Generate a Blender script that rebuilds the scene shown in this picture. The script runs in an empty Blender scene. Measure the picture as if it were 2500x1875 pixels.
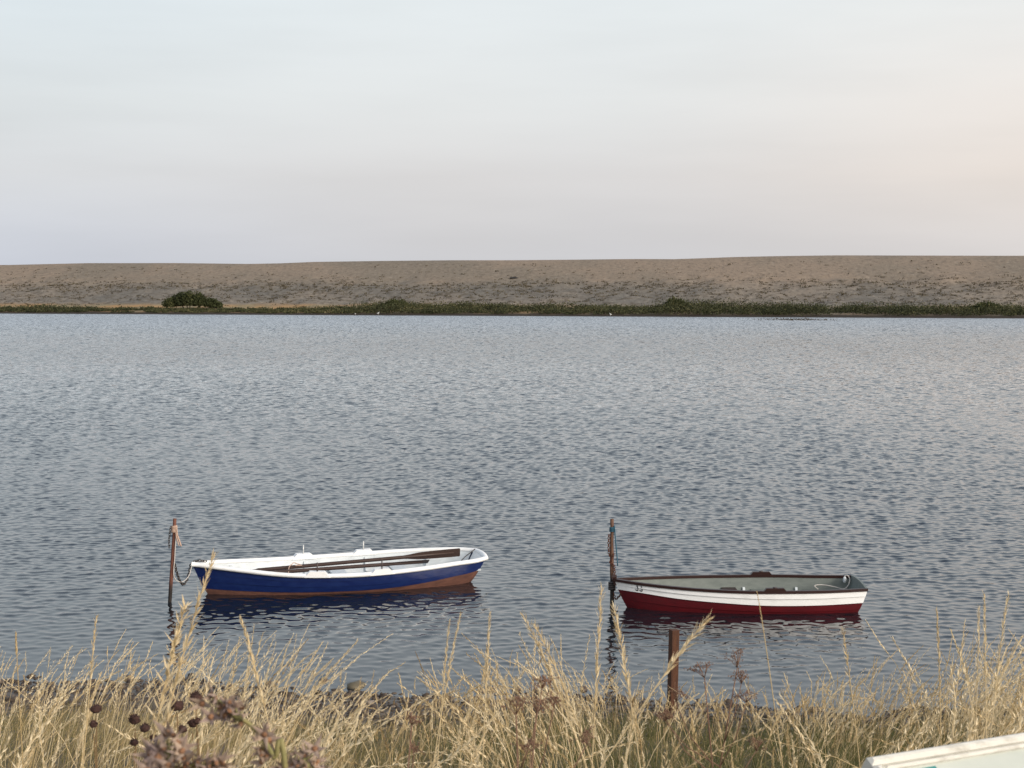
import bpy, math, random
import numpy as np
from mathutils import Vector, Matrix

random.seed(7)
C = bpy.context.scene.collection
R = math.radians
FPX, CX, CY, H = 3750.0, 1250.0, 937.5, 4.6
PITCH = math.atan(223.5 / FPX)

# ------------------------------------------------------------------ helpers
def ray(px, py):
    a, b = (px - CX) / FPX, (py - CY) / FPX
    cp, sp = math.cos(PITCH), math.sin(PITCH)
    return Vector((a, cp - b * sp, -sp - b * cp))
def on_y(px, py, d):
    r = ray(px, py); t = d / r.y
    return Vector((r.x * t, d, H + r.z * t))
def on_z(px, py, z=0.0):
    r = ray(px, py); t = (z - H) / r.z
    return Vector((r.x * t, r.y * t, z))

def tag(o, label=None, cat=None, group=None, kind=None):
    if label: o['label'] = label
    if cat: o['category'] = cat
    if group: o['group'] = group
    if kind: o['kind'] = kind
    return o
def empty(name, loc, rot=(0, 0, 0)):
    o = bpy.data.objects.new(name, None); C.objects.link(o)
    o.location = loc; o.rotation_euler = rot; o.empty_display_size = 0.2
    return o

class MB:
    def __init__(s): s.v = []; s.f = []; s.sm = []
    def add(s, verts, faces, smooth=False):
        n = len(s.v); s.v += [tuple(p) for p in verts]
        s.f += [tuple(i + n for i in f) for f in faces]; s.sm += [smooth] * len(faces)
        return s
    def grid(s, rows, closed=False, smooth=True, flip=False):
        nr, nc = len(rows), len(rows[0]); fs = []
        for i in range(nr - 1):
            for j in range(nc if closed else nc - 1):
                q = (i * nc + j, i * nc + (j + 1) % nc, (i + 1) * nc + (j + 1) % nc, (i + 1) * nc + j)
                fs.append(q[::-1] if flip else q)
        return s.add([p for r in rows for p in r], fs, smooth)
    def tube(s, pts, rad, n=8, caps=True, smooth=True, flat=1.0):
        pts = [Vector(p) for p in pts]; rows = []
        if not hasattr(rad, '__len__'): rad = [rad] * len(pts)
        prev = None
        for i, p in enumerate(pts):
            t = (pts[min(i + 1, len(pts) - 1)] - pts[max(i - 1, 0)]).normalized()
            if prev is None:
                a = Vector((0, 0, 1)) if abs(t.z) < 0.9 else Vector((1, 0, 0))
                u = t.cross(a).normalized()
            else:
                u = (prev - t * prev.dot(t)).normalized()
            prev = u; w = t.cross(u)
            rows.append([p + (u * math.cos(2 * math.pi * k / n) + w * math.sin(2 * math.pi * k / n) * flat) * rad[i] for k in range(n)])
        base = len(s.v)
        s.grid(rows, closed=True, smooth=smooth)
        if caps:
            s.f.append(tuple(base + k for k in range(n))[::-1]); s.sm.append(False)
            m = base + (len(rows) - 1) * n
            s.f.append(tuple(m + k for k in range(n))); s.sm.append(False)
        return s
    def box(s, c, d, m=None, bev=0.0):
        x, y, z = d[0] / 2, d[1] / 2, d[2] / 2
        if bev <= 0:
            vs = [Vector((i * x, j * y, k * z)) for k in (-1, 1) for j in (-1, 1) for i in (-1, 1)]
            fs = [(0, 2, 3, 1), (4, 5, 7, 6), (0, 1, 5, 4), (2, 6, 7, 3), (0, 4, 6, 2), (1, 3, 7, 5)]
        else:
            def ring(a, b, h):
                return [Vector(p + (h,)) for p in ((-a + bev, -b), (a - bev, -b), (a, -b + bev), (a, b - bev), (a - bev, b), (-a + bev, b), (-a, b - bev), (-a, -b + bev))]
            def ins(h):
                a, b = x - bev, y - bev
                return [Vector(p + (h,)) for p in ((-a, -b), (a, -b), (a, -b), (a, b), (a, b), (-a, b), (-a, b), (-a, -b))]
            rows = [ins(-z), ring(x, y, -z + bev), ring(x, y, z - bev), ins(z)]
            vs = [p for r in rows for p in r]
            fs = []
            for i in range(3):
                for j in range(8):
                    fs.append((i * 8 + j, i * 8 + (j + 1) % 8, (i + 1) * 8 + (j + 1) % 8, (i + 1) * 8 + j))
            fs += [tuple(range(8))[::-1], tuple(range(24, 32))]
        M = m if m is not None else Matrix.Identity(4)
        return s.add([M @ p + Vector(c) for p in vs], fs, False)
    def ball(s, c, r, nu=8, nv=6, jit=0.0, rng=random, m=None):
        rows = []
        for i in range(nv + 1):
            th = math.pi * i / nv
            row = []
            for j in range(nu):
                ph = 2 * math.pi * j / nu
                k = 1 + (rng.uniform(-jit, jit) if 0 < i < nv else 0)
                p = Vector((r[0] * math.sin(th) * math.cos(ph) * k, r[1] * math.sin(th) * math.sin(ph) * k, -r[2] * math.cos(th) * k))
                row.append((m @ p if m is not None else p) + Vector(c))
            rows.append(row)
        return s.grid(rows, closed=True, smooth=True)
    def build(s, name, mat, parent=None):
        me = bpy.data.meshes.new(name); me.from_pydata(s.v, [], s.f)
        me.polygons.foreach_set('use_smooth', s.sm); me.materials.append(mat); me.validate(); me.update()
        o = bpy.data.objects.new(name, me); C.objects.link(o)
        if parent: o.parent = parent
        return o

def np_mesh(name, V, F, mat, parent=None, smooth=True, attr=None):
    V = np.ascontiguousarray(V, dtype=np.float32); F = np.ascontiguousarray(F, dtype=np.int32)
    k = F.shape[1]
    me = bpy.data.meshes.new(name)
    me.vertices.add(len(V)); me.vertices.foreach_set('co', V.ravel())
    me.loops.add(F.size); me.loops.foreach_set('vertex_index', F.ravel())
    me.polygons.add(len(F)); me.polygons.foreach_set('loop_start', np.arange(0, F.size, k, dtype=np.int32))
    me.polygons.foreach_set('use_smooth', np.full(len(F), smooth, dtype=bool))
    if attr is not None:
        a = me.attributes.new('tint', 'FLOAT', 'POINT'); a.data.foreach_set('value', np.ascontiguousarray(attr, dtype=np.float32))
    me.materials.append(mat); me.update(calc_edges=True); me.validate()
    o = bpy.data.objects.new(name, me); C.objects.link(o)
    if parent: o.parent = parent
    return o
def grid_faces(nr, nc):
    i = np.arange(nr - 1)[:, None] * nc + np.arange(nc - 1)[None]
    return np.stack([i, i + 1, i + nc + 1, i + nc], -1).reshape(-1, 4)

def vnoise(x, y, seed=0):
    """smooth lattice noise in [-1,1]"""
    x = np.asarray(x, dtype=np.float64); y = np.asarray(y, dtype=np.float64)
    xi = np.floor(x).astype(np.int64); yi = np.floor(y).astype(np.int64)
    fx, fy = x - xi, y - yi
    fx = fx * fx * (3 - 2 * fx); fy = fy * fy * (3 - 2 * fy)
    def h(a, b):
        n = (a * 374761393 + b * 668265263 + seed * 974634777) & 0x7fffffff
        n = ((n ^ (n >> 13)) * 1274126177) & 0x7fffffff
        n = (n ^ (n >> 16)) & 0xffff
        return n / 32767.5 - 1
    return (h(xi, yi) * (1 - fx) + h(xi + 1, yi) * fx) * (1 - fy) + (h(xi, yi + 1) * (1 - fx) + h(xi + 1, yi + 1) * fx) * fy

# ------------------------------------------------------------------ materials
def nt_new(name):
    m = bpy.data.materials.new(name); m.use_nodes = True
    nt = m.node_tree; nt.nodes.clear()
    return m, nt, nt.nodes, nt.links
def ramp(nodes, stops):
    r = nodes.new('ShaderNodeValToRGB'); e = r.color_ramp.elements
    while len(e) > 1: e.remove(e[-1])
    e[0].position = stops[0][0]; e[0].color = tuple(stops[0][1]) + (1,)
    for p, c in stops[1:]:
        x = e.new(p); x.color = tuple(c) + (1,)
    return r
def mat(name, c1, c2=None, rough=0.6, scale=6.0, stretch=(1, 1, 1), bump=0.0, bscale=40.0, metallic=0.0, dist=0.01, spec=0.4, mid=(0.35, 0.7), coat=0.0):
    m, nt, N, L = nt_new(name)
    out = N.new('ShaderNodeOutputMaterial'); p = N.new('ShaderNodeBsdfPrincipled')
    L.new(p.outputs[0], out.inputs[0])
    p.inputs['Roughness'].default_value = rough; p.inputs['Metallic'].default_value = metallic
    p.inputs['Specular IOR Level'].default_value = spec
    p.inputs['Coat Weight'].default_value = coat; p.inputs['Coat Roughness'].default_value = 0.15
    tc = N.new('ShaderNodeTexCoord'); mp = N.new('ShaderNodeMapping'); mp.inputs['Scale'].default_value = stretch
    L.new(tc.outputs['Object'], mp.inputs[0])
    if c2 is not None:
        n = N.new('ShaderNodeTexNoise'); n.inputs['Scale'].default_value = scale; n.inputs['Detail'].default_value = 6
        n.inputs['Roughness'].default_value = 0.65
        L.new(mp.outputs[0], n.inputs[0])
        r = ramp(N, [(mid[0], c1), (mid[1], c2)]); L.new(n.outputs[0], r.inputs[0]); L.new(r.outputs[0], p.inputs['Base Color'])
    else:
        p.inputs['Base Color'].default_value = tuple(c1) + (1,)
    if bump > 0:
        n2 = N.new('ShaderNodeTexNoise'); n2.inputs['Scale'].default_value = bscale; n2.inputs['Detail'].default_value = 5
        L.new(mp.outputs[0], n2.inputs[0])
        b = N.new('ShaderNodeBump'); b.inputs['Strength'].default_value = bump; b.inputs['Distance'].default_value = dist
        L.new(n2.outputs[0], b.inputs['Height']); L.new(b.outputs[0], p.inputs['Normal'])
    return m
def leaf_mat(name, stops, transl=0.3, rough=0.65, nscale=None):
    """thin plant matter: colour per stem from the 'tint' attribute, some light passes through"""
    m, nt, N, L = nt_new(name)
    out = N.new('ShaderNodeOutputMaterial'); p = N.new('ShaderNodeBsdfPrincipled'); t = N.new('ShaderNodeBsdfTranslucent')
    mx = N.new('ShaderNodeMixShader'); mx.inputs[0].default_value = transl
    at = N.new('ShaderNodeAttribute'); at.attribute_name = 'tint'
    r = ramp(N, stops)
    L.new(at.outputs['Fac'], r.inputs[0])
    L.new(r.outputs[0], p.inputs['Base Color']); L.new(r.outputs[0], t.inputs[0])
    p.inputs['Roughness'].default_value = rough; p.inputs['Specular IOR Level'].default_value = 0.25
    L.new(p.outputs[0], mx.inputs[1]); L.new(t.outputs[0], mx.inputs[2]); L.new(mx.outputs[0], out.inputs[0])
    return m

M_white = mat('white_paint', (.80, .80, .79), (.62, .62, .60), .38, 2.2, (1.2, 3, 3), .08, 30, mid=(.5, .85))
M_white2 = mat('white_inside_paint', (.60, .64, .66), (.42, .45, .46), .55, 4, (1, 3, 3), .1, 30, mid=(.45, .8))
M_blue = mat('blue_paint', (.003, .0115, .075), (.008, .022, .10), .36, 5, (1, 3, 3), .08, 25, spec=.45)
M_brown_bottom = mat('antifoul_brown', (.155, .068, .047), (.075, .034, .026), .65, 4, (1, 4, 4), .1, 30)
M_red = mat('red_paint', (.11, .006, .010), (.07, .006, .009), .42, 5, (1, 3, 3), .08, 25)
M_varn = mat('dark_varnished_wood', (.018, .006, .005), (.034, .011, .008), .4, 12, (1, 8, 8), .1, 60)
M_grey = mat('grey_inside_paint', (.165, .185, .17), (.115, .135, .125), .6, 5, (1, 3, 3), .08, 30)
M_greyd = mat('grey_floor_paint', (.16, .18, .175), (.10, .115, .115), .7, 6)
M_oar = mat('dark_oar_wood', (.032, .017, .013), (.055, .030, .022), .5, 10, (1, 8, 8), .1, 60)
M_letter = mat('black_lettering', (.01, .01, .012), None, .5)
M_rope = mat('pale_rope', (.50, .36, .28), (.36, .24, .18), .9, 80, (1, 1, 1), .4, 300, dist=.003)
M_ropew = mat('white_rope', (.55, .52, .48), (.40, .37, .34), .9, 80, bump=.4, bscale=300, dist=.003)
M_ropeb = mat('blue_rope', (.02, .075, .115), (.035, .115, .165), .85, 80, bump=.4, bscale=300, dist=.003)
M_chain = mat('dark_chain', (.05, .05, .055), (.10, .08, .065), .5, 60, metallic=.6)
M_chainr = mat('rusty_chain', (.13, .045, .025), (.06, .028, .02), .8, 60, metallic=.2)
M_pin = mat('dark_metal', (.06, .05, .05), (.10, .07, .06), .5, 60, metallic=.5)
M_pin_lit = mat('sunlit_pin_metal', (.6, .6, .58), None, .4, metallic=.3)  # far thole pins of the blue boat: sunlight painted in as a pale colour

def post_mat(name, c1, c2, wet):
    m = mat(name, c1, c2, .75, 9, (4, 4, .8), .5, 30, dist=.01)
    N, L = m.node_tree.nodes, m.node_tree.links
    p = [n for n in N if n.type == 'BSDF_PRINCIPLED'][0]
    src = p.inputs['Base Color'].links[0].from_socket
    g = N.new('ShaderNodeNewGeometry'); sx = N.new('ShaderNodeSeparateXYZ'); L.new(g.outputs['Position'], sx.inputs[0])
    n = N.new('ShaderNodeTexNoise'); n.inputs['Scale'].default_value = 14
    ad = N.new('ShaderNodeMath'); ad.operation = 'MULTIPLY_ADD'; ad.inputs[1].default_value = -.25
    L.new(n.outputs[0], ad.inputs[0]); L.new(sx.outputs['Z'], ad.inputs[2])
    mr = N.new('ShaderNodeMapRange'); mr.inputs[1].default_value = wet - .06; mr.inputs[2].default_value = wet + .08
    L.new(ad.outputs[0], mr.inputs[0])
    mx = N.new('ShaderNodeMix'); mx.data_type = 'RGBA'; mx.inputs[6].default_value = (.018, .014, .012, 1)
    L.new(mr.outputs[0], mx.inputs[0]); L.new(src, mx.inputs[7]); L.new(mx.outputs[2], p.inputs['Base Color'])
    return m
M_post1 = post_mat('rusty_post', (.10, .035, .022), (.17, .065, .04), .12)
M_post2 = post_mat('weathered_post', (.085, .04, .025), (.15, .08, .048), .3)
M_post3 = mat('square_post_rust', (.095, .036, .015), (.05, .02, .011), .8, 6, (5, 5, 1), .5, 40)

# ------------------------------------------------------------------ world, sun, camera
SUN_AZ, SUN_EL = R(126), R(20)
sund = Vector((math.sin(SUN_AZ) * math.cos(SUN_EL), math.cos(SUN_AZ) * math.cos(SUN_EL), math.sin(SUN_EL)))
W = bpy.data.worlds.new('World'); bpy.context.scene.world = W; W.use_nodes = True
N, L = W.node_tree.nodes, W.node_tree.links
N.clear()
out = N.new('ShaderNodeOutputWorld')
sky = N.new('ShaderNodeTexSky'); sky.sky_type = 'NISHITA'; sky.sun_disc = False
sky.sun_elevation = SUN_EL; sky.sun_rotation = SUN_AZ; sky.dust_density = 3.0; sky.air_density = 1.0
bg1 = N.new('ShaderNodeBackground'); bg1.inputs[1].default_value = 0.06
L.new(sky.outputs[0], bg1.inputs[0])
tc = N.new('ShaderNodeTexCoord'); sx = N.new('ShaderNodeSeparateXYZ'); L.new(tc.outputs['Generated'], sx.inputs[0])
# thin high haze by elevation: cool left, neutral centre, warm toward the low sun
def elev(stops):
    r = ramp(N, stops); L.new(sx.outputs['Z'], r.inputs[0]); return r
def s2l(r, g, b):
    f = lambda c: (c / 255 / 12.92) if c <= 10 else ((c / 255 + .055) / 1.055) ** 2.4
    return (f(r), f(g), f(b))
UP = [(.36, s2l(208, 221, 231)), (.65, s2l(168, 188, 212)), (1.0, s2l(150, 168, 192))]
left = elev([(0, s2l(206, 211, 223)), (.035, s2l(209, 213, 222)), (.075, s2l(219, 221, 224)), (.12, s2l(226, 231, 233)), (.19, s2l(225, 235, 240))] + UP)
mid_ = elev([(0, s2l(213, 214, 219)), (.035, s2l(216, 215, 217)), (.075, s2l(221, 219, 219)), (.12, s2l(229, 231, 231)), (.19, s2l(234, 240, 242))] + UP)
rght = elev([(0, s2l(219, 216, 216)), (.035, s2l(224, 218, 215)), (.075, s2l(236, 226, 218)), (.12, s2l(240, 233, 227)), (.19, s2l(239, 241, 240))] + UP)
def mrange(src, a, b, c, d, smooth=True):
    m = N.new('ShaderNodeMapRange'); m.interpolation_type = 'SMOOTHSTEP' if smooth else 'LINEAR'
    for i, v in zip((1, 2, 3, 4), (a, b, c, d)): m.inputs[i].default_value = v
    L.new(src, m.inputs[0]); return m
def mixc(f, a, b):
    m = N.new('ShaderNodeMix'); m.data_type = 'RGBA'; L.new(f, m.inputs[0]); L.new(a, m.inputs[6]); L.new(b, m.inputs[7]); return m.outputs[2]
fl = mrange(sx.outputs['X'], -.36, .0, 1, 0); fr = mrange(sx.outputs['X'], .02, .38, 0, 1)
hz = mixc(fr.outputs[0], mixc(fl.outputs[0], mid_.outputs[0], left.outputs[0]), rght.outputs[0])
# soft banding of thin cloud
nz = N.new('ShaderNodeTexNoise'); nz.inputs['Scale'].default_value = 2.2; nz.inputs['Detail'].default_value = 5
mpw = N.new('ShaderNodeMapping'); mpw.inputs['Scale'].default_value = (1, 1, 7); L.new(tc.outputs['Generated'], mpw.inputs[0]); L.new(mpw.outputs[0], nz.inputs[0])
nzr = mrange(nz.outputs[0], .3, .7, .99, 1.10)
vm = N.new('ShaderNodeVectorMath'); vm.operation = 'SCALE'; L.new(hz, vm.inputs[0]); L.new(nzr.outputs[0], vm.inputs['Scale'])
# broad warm glow round the hidden sun
dt = N.new('ShaderNodeVectorMath'); dt.operation = 'DOT_PRODUCT'; dt.inputs[1].default_value = sund; L.new(tc.outputs['Generated'], dt.inputs[0])
gl = mrange(dt.outputs['Value'], .15, 1.0, 0, 1)
g2 = N.new('ShaderNodeVectorMath'); g2.operation = 'SCALE'; g2.inputs[0].default_value = (1.25, 1.0, .78); L.new(gl.outputs[0], g2.inputs['Scale'])
ad = N.new('ShaderNodeVectorMath'); ad.operation = 'ADD'; L.new(vm.outputs[0], ad.inputs[0]); L.new(g2.outputs[0], ad.inputs[1])
bg2 = N.new('ShaderNodeBackground'); L.new(ad.outputs[0], bg2.inputs[0]); bg2.inputs[1].default_value = 1.0
mxs = N.new('ShaderNodeMixShader'); mxs.inputs[0].default_value = .9
L.new(bg1.outputs[0], mxs.inputs[1]); L.new(bg2.outputs[0], mxs.inputs[2]); L.new(mxs.outputs[0], out.inputs[0])

sl = bpy.data.lights.new('sun', 'SUN'); sl.energy = 3.0; sl.angle = R(18); sl.color = (1, .92, .81)
so = bpy.data.objects.new('sun', sl); C.objects.link(so); so.rotation_euler = (-sund).to_track_quat('-Z', 'Y').to_euler()

cd = bpy.data.cameras.new('camera'); cam = bpy.data.objects.new('camera', cd); C.objects.link(cam)
cd.sensor_width = 36; cd.lens = 36 * FPX / 2500; cd.clip_end = 5000; cd.clip_start = .05
cam.location = (0, 0, H); cam.rotation_euler = (math.pi / 2 - PITCH, 0, 0)
cd.dof.use_dof = True; cd.dof.focus_distance = 22; cd.dof.aperture_fstop = 17
S = bpy.context.scene; S.camera = cam
S.view_settings.view_transform = 'Standard'; S.view_settings.look = 'None'; S.view_settings.exposure = 0; S.view_settings.gamma = 1

# ------------------------------------------------------------------ terrain
def shore(x):
    x = np.asarray(x, dtype=np.float64)
    return 17.25 - .13 * np.clip(x, -14, 14) + .16 * np.sin(x * 1.3 + .5) + .10 * np.sin(x * 2.9) + .05 * np.sin(x * 6.1)
def gz(x, y):
    x = np.asarray(x, dtype=np.float64); y = np.asarray(y, dtype=np.float64)
    s = shore(x) - y
    z = np.interp(s, [-400, -30, -8, -2, 0, 1.0, 2.2, 3.2, 14.6, 17, 80, 300], [-2.2, -2.2, -1.1, -.26, 0, .09, .24, .46, 2.98, 3.05, 3.3, 4])
    k = np.clip((s - 1.5) / 3, 0, 1)
    return z + k * (.06 * vnoise(x * .9, y * .9, 3) + .03 * vnoise(x * 2.7, y * 2.7, 4)) + .012 * vnoise(x * 5, y * 5, 5) * np.clip(s + 1.5, 0, 1)

gx = np.concatenate([np.linspace(-700, -40, 23), np.linspace(-30, -10, 21), np.arange(-9.5, 9.5, .11), np.linspace(10, 30, 21), np.linspace(40, 700, 23)])
gy = np.concatenate([np.linspace(-300, -20, 15), np.linspace(-15, 2, 18), np.arange(2.2, 22, .11), np.linspace(23, 60, 20), np.linspace(80, 900, 15)])
X, Y = np.meshgrid(gx, gy)
m, nt, N, L = nt_new('bank_and_beach')
out = N.new('ShaderNodeOutputMaterial'); p = N.new('ShaderNodeBsdfPrincipled'); L.new(p.outputs[0], out.inputs[0])
tc = N.new('ShaderNodeTexCoord'); sx = N.new('ShaderNodeSeparateXYZ'); L.new(tc.outputs['Object'], sx.inputs[0])
v = N.new('ShaderNodeTexVoronoi'); v.inputs['Scale'].default_value = 16; L.new(tc.outputs['Object'], v.inputs['Vector'])
vr = ramp(N, [(0, (.045, .032, .024)), (.5, (.085, .064, .047)), (1, (.14, .11, .085))]); sc = N.new('ShaderNodeSeparateColor')
L.new(v.outputs['Color'], sc.inputs[0]); L.new(sc.outputs[0], vr.inputs[0])
n1 = N.new('ShaderNodeTexNoise'); n1.inputs['Scale'].default_value = 5; n1.inputs['Detail'].default_value = 8; L.new(tc.outputs['Object'], n1.inputs[0])
gr = ramp(N, [(.3, (.045, .038, .018)), (.5, (.11, .085, .042)), (.72, (.20, .15, .08))]); L.new(n1.outputs[0], gr.inputs[0])
zz = N.new('ShaderNodeMath'); zz.operation = 'MULTIPLY_ADD'; zz.inputs[1].default_value = .35; L.new(n1.outputs[0], zz.inputs[0]); L.new(sx.outputs['Z'], zz.inputs[2])
mr = N.new('ShaderNodeMapRange'); mr.inputs[1].default_value = .42; mr.inputs[2].default_value = .62; L.new(zz.outputs[0], mr.inputs[0])
mx = N.new('ShaderNodeMix'); mx.data_type = 'RGBA'; L.new(mr.outputs[0], mx.inputs[0]); L.new(vr.outputs[0], mx.inputs[6]); L.new(gr.outputs[0], mx.inputs[7])
wr = N.new('ShaderNodeMapRange'); wr.inputs[1].default_value = .0; wr.inputs[2].default_value = .14; wr.inputs[3].default_value = .5; wr.inputs[4].default_value = 1
L.new(sx.outputs['Z'], wr.inputs[0])
vs = N.new('ShaderNodeVectorMath'); vs.operation = 'SCALE'; L.new(mx.outputs[2], vs.inputs[0]); L.new(wr.outputs[0], vs.inputs['Scale'])
L.new(vs.outputs[0], p.inputs['Base Color'])
rr = N.new('ShaderNodeMapRange'); rr.inputs[1].default_value = .02; rr.inputs[2].default_value = .15; rr.inputs[3].default_value = .35; rr.inputs[4].default_value = .9
L.new(sx.outputs['Z'], rr.inputs[0]); L.new(rr.outputs[0], p.inputs['Roughness'])
bp = N.new('ShaderNodeBump'); bp.inputs['Strength'].default_value = .8; bp.inputs['Distance'].default_value = .03
L.new(v.outputs['Distance'], bp.inputs['Height']); bp.invert = True; L.new(bp.outputs[0], p.inputs['Normal'])
M_ground = m
o = np_mesh('ground', np.stack([X, Y, gz(X, Y)], -1).reshape(-1, 3), grid_faces(len(gy), len(gx)), M_ground); tag(o, kind='structure')

# far shingle ridge: shoreline runs obliquely, nearer on the right
FD = lambda x: 300 - .31 * np.asarray(x)
CP = math.cos(math.atan(.31))
def crest(x):
    px = [-400, 0, 200, 420, 600, 680, 760, 940, 1100, 1250, 1420, 1550, 1650, 1720, 1800, 1900, 2050, 2200, 2500, 2900]
    py = [648, 646, 641.5, 641.5, 643.5, 642, 638.5, 636, 634.5, 634.5, 633, 631.5, 631.8, 629.5, 626.5, 624.5, 622.5, 623, 623.5, 622]
    d = 380 - .31 * x
    X0 = [(a - CX) / FPX * (375 - .31 * (a - CX) / FPX * 375) for a in px]
    return 4.6 + (714 - np.interp(x, X0, py)) / FPX * d
def ridge_z(x, t):
    z = np.interp(t, [-40, -15, 0, 2.5, 5, 17, 23, 33, 45, 58, 68, 75, 84, 100, 150, 210, 240],
                  [-3, -1.5, 0, .22, .5, 1.3, 1.75, 3.6, 6.4, 9.4, 11.5, 12.2, 12.35, 12.1, 8, 0, -4])
    z = np.where(z > 1.5, 1.5 + (z - 1.5) * (crest(x) - 1.5) / (12.35 - 1.5), z)
    k = np.interp(t, [14, 24, 46, 54], [.0, 1, 1, .15]) * np.interp(t, [66, 74], [1, 0])
    z = z + k * (.35 * vnoise(x / 5, t / 3, 11) + .22 * vnoise(x / 2.2, t / 1.6, 12)) + np.interp(t, [5, 12, 70, 76], [0, .15, .15, 0]) * vnoise(x / 22, t / 16, 13)
    return z
rx = np.concatenate([np.linspace(-900, -170, 40), np.arange(-168, 150, .7), np.linspace(152, 800, 40)])
rt = np.concatenate([np.linspace(-40, -5, 8), np.arange(-4, 80, .7), np.linspace(81, 100, 12), np.linspace(110, 240, 14)])
X, T = np.meshgrid(rx, rt)
Y = FD(X) + T / CP
m, nt, N, L = nt_new('shingle_ridge')
out = N.new('ShaderNodeOutputMaterial'); p = N.new('ShaderNodeBsdfPrincipled'); L.new(p.outputs[0], out.inputs[0]); p.inputs['Roughness'].default_value = .95; p.inputs['Specular IOR Level'].default_value = .1
tc = N.new('ShaderNodeTexCoord'); sx = N.new('ShaderNodeSeparateXYZ'); L.new(tc.outputs['Object'], sx.inputs[0])
def noise(scale, st, detail=5, rough=.6, src=tc.outputs['Object']):
    mp = N.new('ShaderNodeMapping'); mp.inputs['Scale'].default_value = st; L.new(src, mp.inputs[0])
    n = N.new('ShaderNodeTexNoise'); n.inputs['Scale'].default_value = scale; n.inputs['Detail'].default_value = detail; n.inputs['Roughness'].default_value = rough
    L.new(mp.outputs[0], n.inputs[0]); return n.outputs[0]
def mixn(f, a, b):
    m = N.new('ShaderNodeMix'); m.data_type = 'RGBA'
    for s_, i in ((f, 0), (a, 6), (b, 7)):
        if hasattr(s_, 'is_linked'): L.new(s_, m.inputs[i])
        else: m.inputs[i].default_value = s_ if i == 0 else tuple(s_) + (1,)
    return m.outputs[2]
def rng_(src, a, b, c=0, d=1):
    m = N.new('ShaderNodeMapRange'); m.interpolation_type = 'SMOOTHSTEP'
    for i, v_ in zip((1, 2, 3, 4), (a, b, c, d)): m.inputs[i].default_value = v_
    L.new(src, m.inputs[0]); return m.outputs[0]
def mul(a, b):
    m = N.new('ShaderNodeMath'); m.operation = 'MULTIPLY'
    for s_, i in ((a, 0), (b, 1)):
        if hasattr(s_, 'is_linked'): L.new(s_, m.inputs[i])
        else: m.inputs[i].default_value = s_
    return m.outputs[0]
def addz(n, k):
    m = N.new('ShaderNodeMath'); m.operation = 'MULTIPLY_ADD'; m.inputs[1].default_value = k; L.new(n, m.inputs[0]); L.new(sx.outputs['Z'], m.inputs[2]); return m.outputs[0]
big = noise(.03, (1, .6, 1)); fine = noise(1.1, (1, .5, 1.5), 8, .75); med = noise(.25, (1, .6, 2))
upper = mixn(rng_(big, .4, .62), (.262, .204, .152), (.205, .171, .132))
lower = mixn(rng_(big, .38, .62), (.23, .194, .155), (.16, .147, .127))
col = mixn(rng_(addz(med, 3.0), 6.6, 9.2), lower, upper)
col = mixn(mul(rng_(fine, .50, .64), .6), col, (.10, .082, .064))
mot = noise(.55, (.7, 1, 3), 3, .6)
col = mixn(mul(mul(rng_(mot, .54, .62), rng_(addz(med, 3.0), 8.6, 6.6)), .6), col, (.085, .07, .052))
col = mixn(mul(rng_(fine, .30, .46, 1, 0), .45), col, (.42, .36, .29))
tan = mixn(rng_(noise(.12, (1, 1, 1)), .42, .6), (.34, .21, .10), (.25, .20, .12))
xf = rng_(sx.outputs['X'], -60, 60, 1, .35)
col = mixn(mul(rng_(addz(med, 1.2), 2.0, 3.0, 1, 0), xf), col, tan)
col = mixn(rng_(addz(med, .5), .5, 1.0, 1, 0), col, (.045, .036, .028))
L.new(col, p.inputs['Base Color'])
bp = N.new('ShaderNodeBump'); bp.inputs['Strength'].default_value = .6; bp.inputs['Distance'].default_value = .5; L.new(fine, bp.inputs['Height']); L.new(bp.outputs[0], p.inputs['Normal'])
o = np_mesh('shingle_ridge', np.stack([X, Y, ridge_z(X, T)], -1).reshape(-1, 3), grid_faces(len(rt), len(rx)), m); tag(o, kind='structure')

# ------------------------------------------------------------------ water
BLUE_Y = None
rng = np.random.default_rng(5)
rows = [14.0]
while rows[-1] < 372:
    d = rows[-1]
    rows.append(d + (.036 if d < 32 else .036 * (d / 32) ** .66 if d < 130 else .0908 * (d / 130) ** 2.0))
rows = np.array(rows, dtype=np.float64)
tt = np.concatenate([np.linspace(-3.2, -.48, 34), np.linspace(-.45, .45, 880), np.linspace(.48, 3.2, 34)])
D_, T_ = np.meshgrid(rows, tt, indexing='ij')
X = (T_ * D_).astype(np.float32); Y = D_.astype(np.float32)
dy = np.gradient(rows)[:, None].astype(np.float32)
off = Y - shore(X)
offs = np.clip(off, 0, None).astype(np.float32)
amp = np.interp(offs, [0, .6, 3, 8, 30, 60], [.1, .22, .46, .78, 1.0, 1.15]).astype(np.float32)
amp *= (.97 + .20 * vnoise(X / 9, Y / 22, 21) + .13 * vnoise(X / 30, Y / 70, 22)).astype(np.float32)
hull_boxes = []
def damp(cx, cy, yaw, hl, hb):
    global amp
    c, s = math.cos(yaw), math.sin(yaw)
    u = (X - cx) * c + (Y - cy) * s; v_ = -(X - cx) * s + (Y - cy) * c
    r = np.maximum(np.abs(u) / hl, np.abs(v_) / hb)
    amp *= np.interp(r, [.9, 1.25], [.35, 1]).astype(np.float32)
damp(-2.75, 23.95, R(17), 2.4, .8); damp(3.3, 22.45, 0, 1.9, .65)
Z = np.zeros_like(X); DX = np.zeros_like(X); DY = np.zeros_like(X)
NC = 96
lam = np.exp(np.linspace(math.log(.13), math.log(2.4), NC)) * rng.uniform(.97, 1.03, NC)
wgt = np.exp(-((np.log(lam) - math.log(.20)) / .75) ** 2)
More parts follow.
